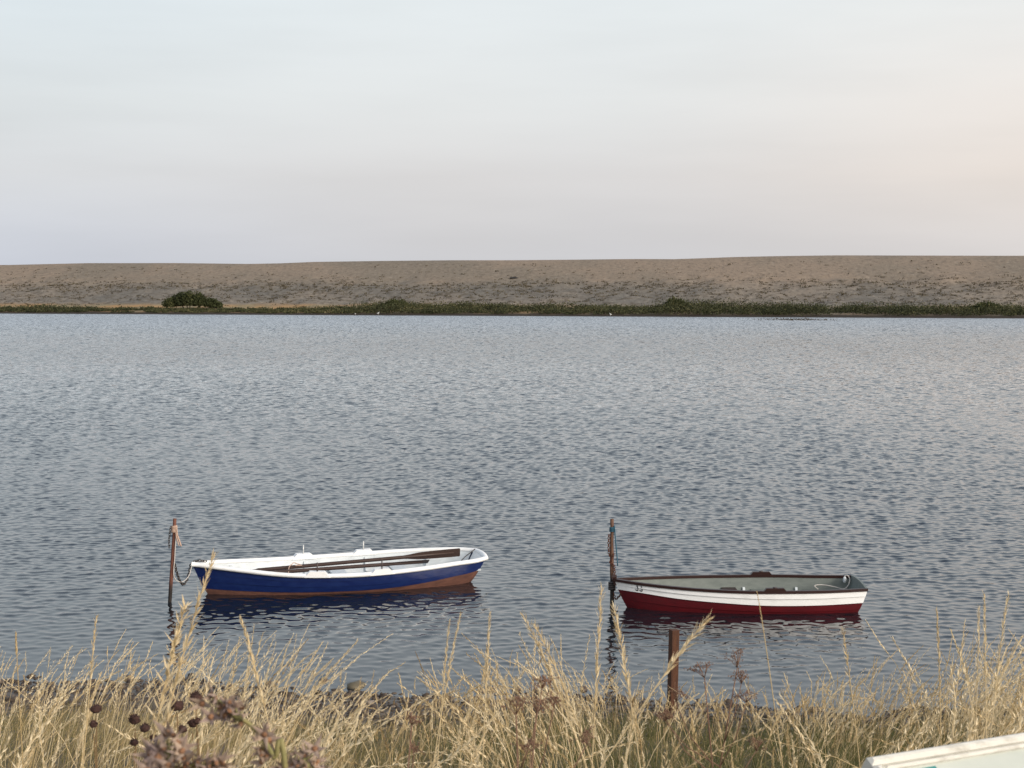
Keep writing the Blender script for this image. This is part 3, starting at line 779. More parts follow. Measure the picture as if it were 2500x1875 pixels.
# countless beach pebbles as one mass
rg = np.random.default_rng(3)
n = 10000
px_ = rg.uniform(-6.2, 6.2, n); s_ = np.abs(rg.normal(0, 1.0, n)) * 1.6 - .5
py_ = shore(px_) - s_
nu, nv = 6, 4
ph = np.linspace(0, 2 * np.pi, nu, endpoint=False); thv = np.linspace(0, np.pi, nv + 1)
U = np.stack([np.sin(thv)[:, None] * np.cos(ph)[None], np.sin(thv)[:, None] * np.sin(ph)[None], -np.cos(thv)[:, None] * np.ones(nu)[None]], -1).reshape(-1, 3)
fu = []
for i in range(nv):
    for j in range(nu): fu.append((i * nu + j, i * nu + (j + 1) % nu, (i + 1) * nu + (j + 1) % nu, (i + 1) * nu + j))
fu = np.array(fu)
sz = np.exp(rg.normal(math.log(.0145), .5, n)); rot = rg.uniform(0, 6.28, n)
scl = np.stack([sz * rg.uniform(.8, 1.5, n), sz * rg.uniform(.7, 1.1, n), sz * rg.uniform(.4, .8, n)], -1)
V = U[None] * scl[:, None] * rg.uniform(.85, 1.15, (n, len(U), 1))
Vx = V[..., 0] * np.cos(rot)[:, None] - V[..., 1] * np.sin(rot)[:, None]; Vy = V[..., 0] * np.sin(rot)[:, None] + V[..., 1] * np.cos(rot)[:, None]
V = np.stack([Vx + px_[:, None], Vy + py_[:, None], V[..., 2] + (gz(px_, py_) + scl[:, 2] * .3)[:, None]], -1).reshape(-1, 3)
F = (fu[None] + (np.arange(n) * len(U))[:, None, None]).reshape(-1, 4)
M_peb = leaf_mat('pebbles', [(0, (.035, .025, .019)), (.5, (.075, .055, .040)), (.92, (.13, .10, .075)), (1, (.26, .22, .18))], 0, .7)
o = np_mesh('pebbles', V, F, M_peb, attr=np.repeat(rg.random(n), len(U))); tag(o, kind='stuff', label='dark wet pebbles covering the narrow beach behind the grass', cat='pebbles')

# ------------------------------------------------------------------ far vegetation
def tri_leaves(cent, size, rg, up=.4):
    n = len(cent)
    d = rg.normal(0, 1, (n, 3)); d[:, 2] = np.abs(d[:, 2]) + up; d /= np.linalg.norm(d, axis=1)[:, None]
    a = rg.normal(0, 1, (n, 3)); u = np.cross(d, a); u /= np.linalg.norm(u, axis=1)[:, None]
    s = size[:, None] if hasattr(size, '__len__') else size
    V = np.stack([cent, cent + (d * .5 + u * .32) * s, cent + d * s, cent + (d * .5 - u * .32) * s], 1).reshape(-1, 3)
    return V, np.arange(4 * n).reshape(-1, 4)
M_scrub = leaf_mat('scrub_leaves', [(0, (.032, .037, .015)), (.5, (.060, .064, .027)), (.8, (.10, .096, .042)), (1, (.16, .135, .065))], .2, .8)
M_shrub = leaf_mat('shrub_leaves', [(0, (.028, .036, .013)), (.5, (.052, .060, .022)), (1, (.12, .115, .045))], .2, .8)
rg = np.random.default_rng(11)
PXH = ([-600, 0, 60, 120, 200, 300, 420, 560, 700, 820, 950, 1010, 1080, 1250, 1400, 1500, 1600, 1640, 1660, 1750, 1900, 2060, 2150, 2300, 2420, 2500, 3200],
       [1.0, .9, 1.0, 1.5, .9, .7, .5, .6, .9, 1.2, 1.9, 1.8, 1.2, 1.0, 1.25, 1.3, 1.0, 2.4, 2.5, 2.0, 1.7, 1.3, 1.4, 1.5, 1.6, 1.1, 1.0])
n = 2600
t_ = rg.uniform(3.6, 17.5, n); x_ = rg.uniform(-165, 145, n)
y_ = FD(x_) + t_ / CP; pxx = CX + x_ / y_ * FPX
t_ = np.where(pxx < 880, 3.4 + (t_ - 3.6) * .5, t_); y_ = FD(x_) + t_ / CP
hh = np.interp(pxx, PXH[0], PXH[1]) * np.where(pxx < 880, .75, 1) * np.interp(t_, [3, 5, 9, 15, 18], [.35, .6, 1, .9, .45]) * rg.uniform(.8, 1.6, n) * (1 + .3 * vnoise(x_ / 6, t_ / 5, 31))
keep = vnoise(x_ / 9, t_ / 5, 32) > np.where(pxx < 900, -.75, -.9)
t_, x_, y_, hh = t_[keep], x_[keep], y_[keep], hh[keep]; n = len(t_)
k = 60
a = rg.uniform(0, 6.283, (n, k)); e = np.arccos(rg.uniform(.0, 1, (n, k))); rr = rg.uniform(.55, 1.0, (n, k))
rad = (hh * 1.1 + .4)[:, None]
cx = x_[:, None] + np.sin(e) * np.cos(a) * rr * rad * 1.3; cy = y_[:, None] + np.sin(e) * np.sin(a) * rr * rad
cz = ridge_z(x_, t_)[:, None] + np.cos(e) * rr * hh[:, None] - .05
V, F = tri_leaves(np.stack([cx, cy, cz], -1).reshape(-1, 3), rg.uniform(.2, .42, n * k), rg, -.45)
tn = np.clip(np.repeat(rg.normal(.42, .2, n) + .25 * vnoise(x_ / 14, t_ / 6, 33), k) + rg.normal(0, .1, n * k), 0, 1)
o = np_mesh('saltmarsh_scrub', V, F, M_scrub, smooth=False, attr=np.repeat(tn, 4)); tag(o, kind='stuff', label='low green scrub lining the far shore of the water', cat='scrub')
# dark low tufts sprinkled over the lower ridge
n = 3800
x_ = rg.uniform(-160, 140, n); t_ = rg.choice([0, 1, 2], n, p=[.62, .30, .08]); t_ = np.where(t_ == 0, rg.normal(34, 7, n), np.where(t_ == 1, rg.normal(43, 2.5, n), rg.uniform(46, 66, n)))
keep = (vnoise(x_ / 12, t_ / 6, 41) > -.45) & (t_ > 19); x_, t_ = x_[keep], t_[keep]; n = len(x_)
wd = np.exp(rg.normal(math.log(.42), .5, n)); k = 8
lx = rg.normal(0, 1, (n, k)) * wd[:, None] * .65; lt = rg.normal(0, .35, (n, k)) * wd[:, None] * .8 + lx * .15
px_ = x_[:, None] + lx; pt_ = t_[:, None] + lt
c3 = np.stack([px_, FD(px_) + pt_ / CP, ridge_z(px_, pt_) + .02], -1).reshape(-1, 3)
V, F = tri_leaves(c3, rg.uniform(.18, .36, n * k), rg, .2)
M_tuft = leaf_mat('dry_tufts', [(0, (.06, .048, .030)), (.5, (.095, .078, .048)), (1, (.14, .115, .07))], .1, .9)
o = np_mesh('shingle_tufts', V, F, M_tuft, smooth=False, attr=np.repeat(np.clip(np.repeat(rg.normal(.4, .25, n), k), 0, 1), 4)); tag(o, kind='stuff', label='small dark plant tufts scattered over the lower slope of the shingle ridge', cat='ground cover')

M_bark = mat('bark', (.05, .04, .03), (.09, .07, .05), .9, 8)
def shrub(px, t, w, h_, lab, seed, nl, lobes):
    rg = np.random.default_rng(seed)
    x0 = (px - CX) / FPX * 300
    for _ in range(6): x0 = (px - CX) / FPX * (FD(x0) + t / CP)
    x0 = float(x0); y0 = float(FD(x0) + t / CP); z0 = float(ridge_z(np.array(x0), np.array(t))) - .1
    o = empty('shrub', (x0, y0, z0)); tag(o, lab, 'shrub', 'shrubs on the far shore')
    cs = []
    for i in range(lobes):
        f = (i + .5) / lobes * 2 - 1 + rg.uniform(-.12, .12)
        hh_ = h_ * (1 - .55 * abs(f) ** 2.2) * rg.uniform(.82, 1.04); r_ = w / lobes * rg.uniform(.9, 1.35)
        m = int(nl / lobes)
        a = rg.uniform(0, 6.283, m); e = np.arccos(rg.uniform(-.1, 1, m)); q = rg.uniform(.6, 1.03, m) * (1 + .14 * np.sin(5 * a + i) * np.sin(4 * e))
        cs.append(np.stack([f * w / 2 * .86 + np.sin(e) * np.cos(a) * q * r_, rg.uniform(-.8, .8) + np.sin(e) * np.sin(a) * q * r_ * .9, hh_ * .25 + np.cos(e) * q * hh_ * .75], -1))
    cs = np.concatenate(cs); V, F = tri_leaves(cs, rg.uniform(.28, .55, len(cs)), rg)
    lobe_t = np.repeat(rg.normal(.4, .12, lobes), int(nl / lobes))
    tn = np.clip(lobe_t + rg.normal(0, .12, len(cs)) + .15 * vnoise(cs[:, 0] / .9, cs[:, 2] / .9, seed), 0, 1)
    np_mesh('crown', V, F, M_shrub, parent=o, smooth=False, attr=np.repeat(tn, 4))
    mb = MB()
    for i in range(7):
        f = rg.uniform(-.7, .7); mb.tube([(f * w * .2, 0, -.2), (f * w * .3, .1, h_ * .25), (f * w * .42, 0, h_ * .55)], [.14, .1, .04], 6)
    mb.build('trunk', M_bark, o)
shrub(467, 13, 13.4, 3.7, 'large round dark green shrub standing alone on the far shore', 51, 9500, 9)
shrub(1652, 12, 4.6, 2.9, 'tallest dark bush at the start of the thick scrub on the far shore', 52, 2600, 4)
shrub(965, 11, 6.5, 2.2, 'low rounded bush standing out of the scrub left of mid shore', 53, 2600, 5)
shrub(2405, 13, 6.0, 1.9, 'broad olive bush in the scrub near the right end of the far shore', 54, 2200, 5)

# weed breaking the surface near the far shore
rg = np.random.default_rng(61); n = 500
q0 = on_z(1945, 780.5); x_ = q0.x + rg.normal(0, 3.2, n); y_ = q0.y + rg.normal(0, 4.5, n)
V, F = tri_leaves(np.stack([x_, y_, np.full(n, -.02)], -1), rg.uniform(.12, .3, n), rg, .3)
o = np_mesh('water_weed', V, F, M_tuft, smooth=False, attr=np.zeros(4 * n)); tag(o, kind='stuff', label='patch of dark weed breaking the surface near the far shore on the right', cat='water weed')

# white wading birds at the far edge, and a dark log on the ridge
M_bird = mat('white_feathers', (.8, .8, .78), (.7, .7, .68), .8, 10)
M_beak = mat('bird_beak', (.12, .09, .03), None, .6)
for px, fx, sc_, lab in ((924, 1, .8, 'white wading bird standing on the dark mud left of mid far shore'), (1490, -1, .75, 'white wading bird on the dark mud right of mid far shore'), (868, -1, .5, 'smallest white bird on the mud at the far shore')):
    x0 = 0.0
    for _ in range(6): x0 = float((px - CX) / FPX * (FD(x0) + 1.2))
    y0 = float(FD(x0) + .9 / CP); z0 = float(ridge_z(np.array(x0), np.array(.9)))
    o = empty('wading_bird', (x0, y0, z0), (0, 0, 0 if fx > 0 else math.pi)); o.scale = (sc_,) * 3; tag(o, lab, 'bird', 'white birds on the far shore')
    mb = MB(); mb.tube([(-.34, 0, .36), (-.22, 0, .40), (-.05, 0, .44), (.10, 0, .48), (.17, 0, .56), (.15, 0, .66), (.19, 0, .74), (.25, 0, .76), (.29, 0, .755)], [.015, .07, .115, .095, .05, .032, .035, .04, .012], 8)
    for dx in (-.02, .05): mb.tube([(dx, .03 if dx > 0 else -.03, .36), (dx - .02, .03 if dx > 0 else -.03, .18), (dx, .03 if dx > 0 else -.03, -.03)], [.02, .009, .009], 5)
    mb.build('body', M_bird, o)
    MB().tube([(.285, 0, .755), (.40, 0, .735)], [.012, .002], 5).build('beak', M_beak, o)
x0 = (1254 - CX) / FPX * 355; t0 = 50.5
lg = MB().tube([(-.9, 0, 0), (-.3, .1, .03), (.4, 0, .06), (.9, .05, .12)], [.16, .2, .17, .1], 8).build('driftwood_log', M_letter)
lg.location = (x0, float(FD(x0) + t0 / CP), float(ridge_z(np.array(x0), np.array(t0))) + .12); tag(lg, 'small black log lying alone half way up the shingle ridge', 'log')

# ------------------------------------------------------------------ foreground grass
STRAW = [(0, (.20, .125, .055)), (.25, (.36, .25, .115)), (.5, (.52, .39, .20)), (.75, (.64, .50, .29)), (1, (.74, .62, .41))]
M_straw = leaf_mat('dry_straw', STRAW, .15, .55)
M_green = leaf_mat('green_blades', [(0, (.05, .065, .018)), (.35, (.10, .11, .035)), (.6, (.20, .165, .065)), (.8, (.34, .26, .12)), (1, (.50, .39, .20))], .3, .6)
TINTB = ([0, 250, 500, 700, 850, 1000, 1200, 1400, 1600, 1900, 2200, 2500], [.62, .68, .68, .55, .45, .42, .45, .5, .42, .42, .45, .52])
HF = ([-400, 0, 150, 300, 450, 600, 720, 850, 1000, 1100, 1250, 1400, 1550, 1700, 1900, 2050, 2200, 2350, 2500, 2900],
      [.90, .92, 1.15, 1.24, 1.30, 1.22, 1.0, .80, .78, .90, .98, 1.05, .86, .74, .80, .98, 1.18, 1.36, 1.36, 1.3])
LEAN = ([-400, 0, 300, 600, 750, 900, 1100, 1300, 1450, 1600, 1800, 2000, 2200, 2500, 2900], [.12, .16, .30, .26, .18, .10, .05, -.22, -.12, .02, .02, .06, .20, .14, .1])

def scatter(n, rg, y0=3.3, y1=16.2, edge=.9):
    y = np.sqrt(rg.uniform(y0 ** 2, y1 ** 2, n)); x = rg.uniform(-1, 1, n) * (.395 * y + .35)
    k = (shore(x) - y) > edge + np.interp(x / y * FPX + CX, [600, 1100], [1.9, 0]) + .8 * vnoise(x * .8, y * .8, 71)
    return x[k], y[k]

def stalks(x, y, h, lean, rg, seg=6, r=.0013, droop=.12, sides=3):
    """stem centre lines: (n, seg+1, 3)"""
    n = len(x); t = np.linspace(0, 1, seg + 1)[None, :]
    a = rg.normal(0, .10, n); b = rg.normal(0, .10, n)
    lx = (lean + a)[:, None] * (t * .45 + .55 * t ** 2); ly = b[:, None] * (t * .4 + .6 * t ** 2)
    dr = (droop * rg.uniform(-.2, 1, n) * np.sign(lean + a))[:, None] * t ** 4
    P = np.stack([x[:, None] + h[:, None] * (lx + dr), y[:, None] + h[:, None] * ly, (gz(x, y) - .02)[:, None] + h[:, None] * (t - .25 * (lx ** 2 + ly ** 2) - .4 * np.abs(dr))], -1)
    P[:, 1:-1] += rg.normal(0, .006, (n, seg - 1, 3))
    return P
def tubes(P, rad, rg, sides=3):
    n, s, _ = P.shape
    T = np.gradient(P, axis=1); T /= np.linalg.norm(T, axis=2)[..., None]
    a0 = rg.uniform(0, 6.283, n)
    ref = np.stack([np.cos(a0), np.sin(a0), np.zeros(n)], -1)[:, None]
    u = np.cross(T, ref); u /= np.linalg.norm(u, axis=2)[..., None]; w = np.cross(T, u)
    rows = [P + (u * math.cos(6.283 * k / sides) + w * math.sin(6.283 * k / sides)) * rad[..., None] for k in range(sides)]
    V = np.stack(rows, 2)                                   # n,s,sides,3
    idx = np.arange(n * s * sides).reshape(n, s, sides)
    F = np.stack([idx[:, :-1], np.roll(idx, -1, 2)[:, :-1], np.roll(idx, -1, 2)[:, 1:], idx[:, 1:]], -1).reshape(-1, 4)
    return V.reshape(-1, 3), F, T
def ribbons(P, wid, rg):
    n, s, _ = P.shape
    T = np.gradient(P, axis=1); T /= np.linalg.norm(T, axis=2)[..., None]
    a0 = rg.uniform(0, 6.283, n); ref = np.stack([np.cos(a0), np.sin(a0), np.zeros(n)], -1)[:, None]
    u = np.cross(T, ref); u /= np.linalg.norm(u, axis=2)[..., None]
    V = np.stack([P - u * wid[..., None], P + u * wid[..., None]], 2)
    idx = np.arange(n * s * 2).reshape(n, s, 2)
    F = np.stack([idx[:, :-1, 0], idx[:, :-1, 1], idx[:, 1:, 1], idx[:, 1:, 0]], -1).reshape(-1, 4)
    return V.reshape(-1, 3), F
def heads(P, m, frac, ln, wd, spread, rg):
    """spikelets: small bent diamonds up the last part of each stem"""
    n, s, _ = P.shape
    f = 1 - frac[:, None] * (1 - (np.arange(m)[None] + rg.uniform(0, .6, (n, m))) / m)
    q = np.clip(f * (s - 1), 0, s - 1.001); i = q.astype(int); fr = (q - i)[..., None]
    ar = np.arange(n)[:, None]
    c = P[ar, i] * (1 - fr) + P[ar, i + 1] * fr
    T = P[ar, i + 1] - P[ar, i]; T /= np.linalg.norm(T, axis=2)[..., None]
    a = (np.arange(m)[None] * 2.5 + rg.uniform(0, 6.283, (n, 1)) + rg.normal(0, .5, (n, m)))
    ref = np.array([.3, .95, .1]); u = np.cross(T, ref); u /= np.linalg.norm(u, axis=2)[..., None]; w = np.cross(T, u)
    rad = u * np.cos(a)[..., None] + w * np.sin(a)[..., None]
    taper = np.interp(f, [0, 1], [1, 1]) * np.clip(1.15 - .6 * (f - (1 - frac[:, None])) / frac[:, None], .35, 1)
    sp = (spread[:, None] * rg.uniform(.5, 1.4, (n, m)))[..., None]
    d = T * np.cos(sp) + rad * np.sin(sp); L_ = (ln[:, None] * taper * rg.uniform(.75, 1.25, (n, m)))[..., None]; W_ = (wd[:, None] * taper)[..., None]
    sd = np.cross(d, rad + .2 * T); sd /= np.linalg.norm(sd, axis=2)[..., None]
    V = np.stack([c, c + d * L_ * .4 + sd * W_ + rad * W_ * .3, c + d * L_, c + d * L_ * .4 - sd * W_ + rad * W_ * .3], 2)
    return V.reshape(-1, 3), np.arange(n * m * 4).reshape(-1, 4)
def join(parts):
    Vs, Fs, As, o = [], [], [], 0
    for V, F, A in parts:
        Vs.append(V); Fs.append(F + o); As.append(A); o += len(V)
    return np.concatenate(Vs), np.concatenate(Fs), np.concatenate(As)

# seeded straw stalks
rg = np.random.default_rng(81)
x, y = scatter(5600, rg)
px = CX + x / y * FPX
cl = vnoise(x * 2.2, y * 1.3, 82)
keep = rg.random(len(x)) < np.where((px < 950) & (y > 10), .35, 1) * np.clip(np.interp(px, [0, 300, 600, 750, 1000, 1300, 1500, 1800, 2100, 2500], [.50, .60, .62, .50, .36, .50, .40, .40, .62, .8]) + .35 * cl, .06, 1)
x, y, px, cl = x[keep], y[keep], px[keep], cl[keep]; n = len(x)
h = np.where(rg.random(n) < .42, .82, .54) * np.interp(px, HF[0], HF[1]) * np.interp(y, [3, 5, 9, 13, 16], [1.02, 1.06, 1.0, .9, .75]) * np.clip(rg.normal(1.0, .16, n), .55, 1.5) * (1 + .10 * cl)
lean = np.interp(px, LEAN[0], LEAN[1]) + .12 * vnoise(x * 1.4, y * .7, 83) + rg.normal(0, .10, n)
h = np.minimum(h, np.maximum(.3, (4.6 - y * np.interp(px, [0, 300, 600, 1000, 1400, 1700, 2000, 2300, 2500], [.226, .214, .209, .220, .210, .238, .220, .205, .200]) - gz(x, y)) * rg.uniform(.8, 1.0, n)))
brk = rg.random(n) < .06
lean = np.where(brk, lean + rg.choice([-1, 1], n) * rg.uniform(.4, 1.0, n), lean)
P = stalks(x, y, h, lean, rg, 8, droop=.2)
rad = np.linspace(1.25, .55, 9)[None] * np.full((n, 1), .0018) * rg.uniform(.8, 1.3, (n, 1))
Vt, Ft, _ = tubes(P, rad, rg)
tint = np.clip(np.interp(px, *TINTB) + rg.normal(.19, .24, n) + .24 * cl, 0, 1)
mh = 30
kind = rg.random(n)
Vh, Fh = heads(P, mh, np.where(kind < .7, rg.uniform(.17, .30, n), rg.uniform(.25, .36, n)), np.where(kind < .7, .026, .032), np.where(kind < .7, .0040, .0034), np.where(kind < .6, .36, .66), rg)
V, F, A = join([(Vt, Ft, np.repeat(tint * .9, 27)), (Vh, Fh, np.repeat(np.clip(tint + .20, 0, 1), mh * 4))])
o = np_mesh('dry_grass', V, F, M_straw, smooth=False, attr=A); tag(o, kind='stuff', label='tall dry straw-coloured grass with seed heads covering the near bank', cat='grass')

# thin leaf blades: straw, olive and green mixed
x, y = scatter(27000, rg, edge=1.3)
px = CX + x / y * FPX; cl = vnoise(x * 1.7, y * 1.1, 86); n = len(x)
h = .40 * np.interp(px, [0, 600, 750, 1000, 1500, 1900, 2200, 2500], [.82, .85, .75, .8, .9, 1.0, 1.3, 1.4]) * np.clip(rg.normal(1, .25, n), .4, 1.7) * np.interp(y, [3, 8, 12, 16], [1.1, 1, .72, .5]) * (1 + .15 * cl)
lean = np.interp(px, LEAN[0], LEAN[1]) + rg.normal(0, .28, n)
rush = (rg.random(n) < np.interp(px, [0, 1200, 1350, 1700, 1900, 2500], [.004, .01, .04, .03, .06, .06])) & (y < 9)
h = np.where(rush, rg.uniform(.55, .85, n) * np.interp(px, [0, 1500, 2200, 2500], [.8, .9, 1.05, 1.1]), h)
h = np.minimum(h, np.maximum(.25, 4.6 - y * .225 - gz(x, y)))
greenness = np.interp(px, [0, 400, 700, 1000, 1300, 1600, 2000, 2300, 2500], [.74, .86, .74, .52, .44, .40, .33, .38, .45])
tint = np.clip(greenness + rg.normal(0, .22, n) + .16 * cl, 0, 1)
tint = np.where(rush, rg.uniform(.05, .35, n), tint)
P = stalks(x, y, h, np.where(rush, lean * .6, lean), rg, 5, droop=.35)
wid = np.array([1, 1, .85, .65, .4, .06])[None] * rg.uniform(.0011, .0022, (n, 1))
V, F = ribbons(P, wid, rg)
o = np_mesh('grass_blades', V, F, M_green, smooth=False, attr=np.repeat(tint, 12)); tag(o, kind='stuff', label='dense olive and straw grass blades at the foot of the tall stalks', cat='grass')

# single stalks that stand out (tip, a lower point on the stem, distance)
def stalk(tip, low, d, lab, head=.26, ln=.020, wd=.003, spread=.4, m=60, r=.0016, bend=0.0, tint=.75, seed=1, headcurve=0.0):
    ln, wd, spread, m = ln * 1.1, wd * .66, spread * 1.45, int(m * .6)
    rg = np.random.default_rng(seed)
    T_, L_ = on_y(*tip, d), on_y(*low, d)
    dirv = (L_ - T_).normalized()
    q = L_.copy(); g = float(gz(q.x, d))
    slope = dirv.x / dirv.z
    base = Vector((L_.x - slope * (L_.z - g) * .55, d, g - .02))
    pts = []
    for i in range(15):
        t = i / 14
        # quadratic bezier base -> control -> tip through the low point
        ctrl = L_ * 2 - (base + T_) * .5 if False else L_ + (L_ - T_) * bend
        p = base * (1 - t) ** 2 + ctrl * 2 * t * (1 - t) + T_ * t * t
        pts.append([p.x, p.y + .02 * math.sin(t * 3 + seed), p.z])
    P = np.array(pts)[None]
    rad = np.linspace(1.3, .5, 15)[None] * r
    Vt, Ft, _ = tubes(P, rad, rg, 5)
    Vh, Fh = heads(P, m, np.array([head]), np.array([ln]), np.array([wd]), np.array([spread]), rg)
    root = empty('grass_stalk', base); tag(root, lab, 'grass stalk', 'single tall grass stalks')
    bv = np.array(base)
    tint = min(1, tint + .15)
    a = np_mesh('stem', Vt - bv, Ft, M_straw, parent=root, attr=np.full(len(Vt), tint * .85))
    b = np_mesh('seed_head', Vh - bv, Fh, M_straw, parent=root, smooth=False, attr=np.clip(np.repeat(rg.normal(tint, .12, m), 4), 0, 1))
SL = [((519, 1358), (440, 1550), 2.7, 'tallest pale grass stalk, leaning right across the bow of the blue boat', .46, .030, .0042, .30, 100, .62),
      ((452, 1478), (405, 1600), 2.7, 'thick feathery grass head below the tallest stalk near the leaning post', .40, .034, .005, .50, 110, .6),
      ((240, 1500), (222, 1600), 3.6, 'straight pale stalk rising above the grass left of the leaning post', .34, .022, .003, .28, 60, .6),
      ((45, 1543), (49, 1625), 3.8, 'lone upright stalk with a narrow brown head at the far left', .16, .016, .003, .12, 46, .35),
      ((590, 1510), (640, 1640), 3.2, 'pale stalk leaning left from the grass below the blue boat', .34, .026, .004, .26, 70, .65),
      ((1125, 1500), (1088, 1640), 4.2, 'tallest of the slim stalks right of the blue boat stern', .34, .024, .0032, .26, 70, .7),
      ((1097, 1520), (1082, 1640), 4.3, 'slim stalk just left of the tallest one right of the blue boat stern', .32, .022, .003, .26, 60, .7),
      ((1196, 1498), (1186, 1640), 4.0, 'stout upright stalk standing apart between the two boats', .36, .024, .0038, .25, 80, .75),
      ((1274, 1496), (1370, 1660), 3.2, 'pale stalk leaning far left between the boats, outermost of its fan', .40, .028, .004, .35, 90, .7),
      ((1304, 1518), (1385, 1655), 3.2, 'feathery stalk leaning left, inner one of the fan between the boats', .42, .030, .004, .42, 100, .66),
      ((1468, 1430), (1455, 1600), 3.3, 'tall upright stalk just left of the brown post at the red bow', .42, .028, .004, .26, 90, .72),
      ((1500, 1486), (1528, 1600), 3.3, 'stalk drooping left in front of the brown post foot at the red bow', .38, .030, .004, .35, 90, .74),
      ((1736, 1514), (1650, 1585), 3.0, 'feathery head crossing in front of the square beach post', .30, .030, .004, .34, 70, .74),
      ((1850, 1446), (1872, 1540), 4.0, 'very thin wavy stalk rising in front of the red and white boat', .20, .014, .0016, .14, 24, .55),
      ((2461, 1452), (2445, 1560), 3.6, 'tallest stalk at the right edge, catching the light', .40, .024, .0035, .25, 80, .85),
      ((2397, 1446), (2404, 1560), 3.7, 'thin upright stalk left of the tallest one at the right edge', .38, .022, .003, .24, 70, .8),
      ((2385, 1481), (2382, 1580), 3.8, 'short pale stalk in the cluster at the right edge', .36, .022, .0032, .25, 70, .85),
      ((2287, 1490), (2290, 1590), 3.9, 'slim brown stalk right of the red boat, standing clear of the grass', .36, .020, .003, .24, 60, .5),
      ((2060, 1536), (2078, 1640), 4.2, 'brown tipped stalk under the stern of the red and white boat', .28, .022, .003, .4, 50, .55),
      ((1560, 1720), (1530, 1830), 2.8, 'pale stalk low in front of the square post base', .42, .022, .0032, .3, 70, .8)]
for i, (tp, lw, d, lab, hd, ln, wd, sp, m_, tn) in enumerate(SL):
    stalk(tp, lw, d, lab, hd, ln, wd, sp, m_, tint=tn, seed=200 + i, bend=.25)

# dark dried flower heads on stalks
M_dark = mat('dark_seed_head', (.028, .012, .010), (.075, .035, .026), .9, 60, bump=.6, bscale=120)
fl = [(234, 1731, 1.1, 'dark round dried flower head highest at far left of its cluster'), (228, 1769, .75, 'small dark dried flower head below another at far left of the cluster'), (329, 1757, 1.15, 'broad dark dried flower head at the middle of the cluster'),
      (354, 1778, .9, 'dark dried flower head just right of and below the broad one'), (433, 1723, 1.2, 'large dark dried flower head at the upper right of the cluster'), (478, 1704, 1.15, 'dark dried flower head topmost, touching the brown mallow plant'),
      (446, 1781, .85, 'ragged dark dried flower head left of the paired heads'), (470, 1767, .95, 'dark dried flower head, front one of a touching pair'), (481, 1761, .75, 'dark dried flower head, rear one of a touching pair'),
      (375, 1803, .75, 'small dark dried flower head above the mallow cluster'), (328, 1813, .8, 'lowest dark dried flower head in the straw')]
for i, (px, py, s, lab) in enumerate(fl):
    rg_ = random.Random(300 + i); d = 4.0 + rg_.uniform(-.15, .15)
    q = on_y(px, py, d); bx = q.x + rg_.uniform(-.05, .02); base = Vector((bx, d + .04, float(gz(bx, d + .04)) - .02))
    o = empty('dried_flower', base); tag(o, lab, 'dried flower', 'dark dried flower heads in the straw')
    loc = q - base; mb = MB()
    mb.tube([(0, 0, 0), loc * .5 + Vector((.01, 0, 0)), loc * .97], [.0022, .0018, .0016], 5); st_ = mb.build('stem', M_straw, o)
    mb = MB(); mb.ball(loc, (.013 * s, .013 * s, .0105 * s), 10, 7, .25, rg_)
    for k in range(46):
        a, e = rg_.uniform(0, 6.28), math.acos(rg_.uniform(-.5, 1)); dv = Vector((math.sin(e) * math.cos(a), math.sin(e) * math.sin(a), math.cos(e)))
        u = dv.orthogonal().normalized() * .0018
        b0 = loc + dv * .0105 * s; mb.add([b0 + u, b0 - u, b0 + dv * .007 * s + Vector((0, 0, .001))], [(0, 1, 2)])
    mb.build('seed_head', M_dark, o)

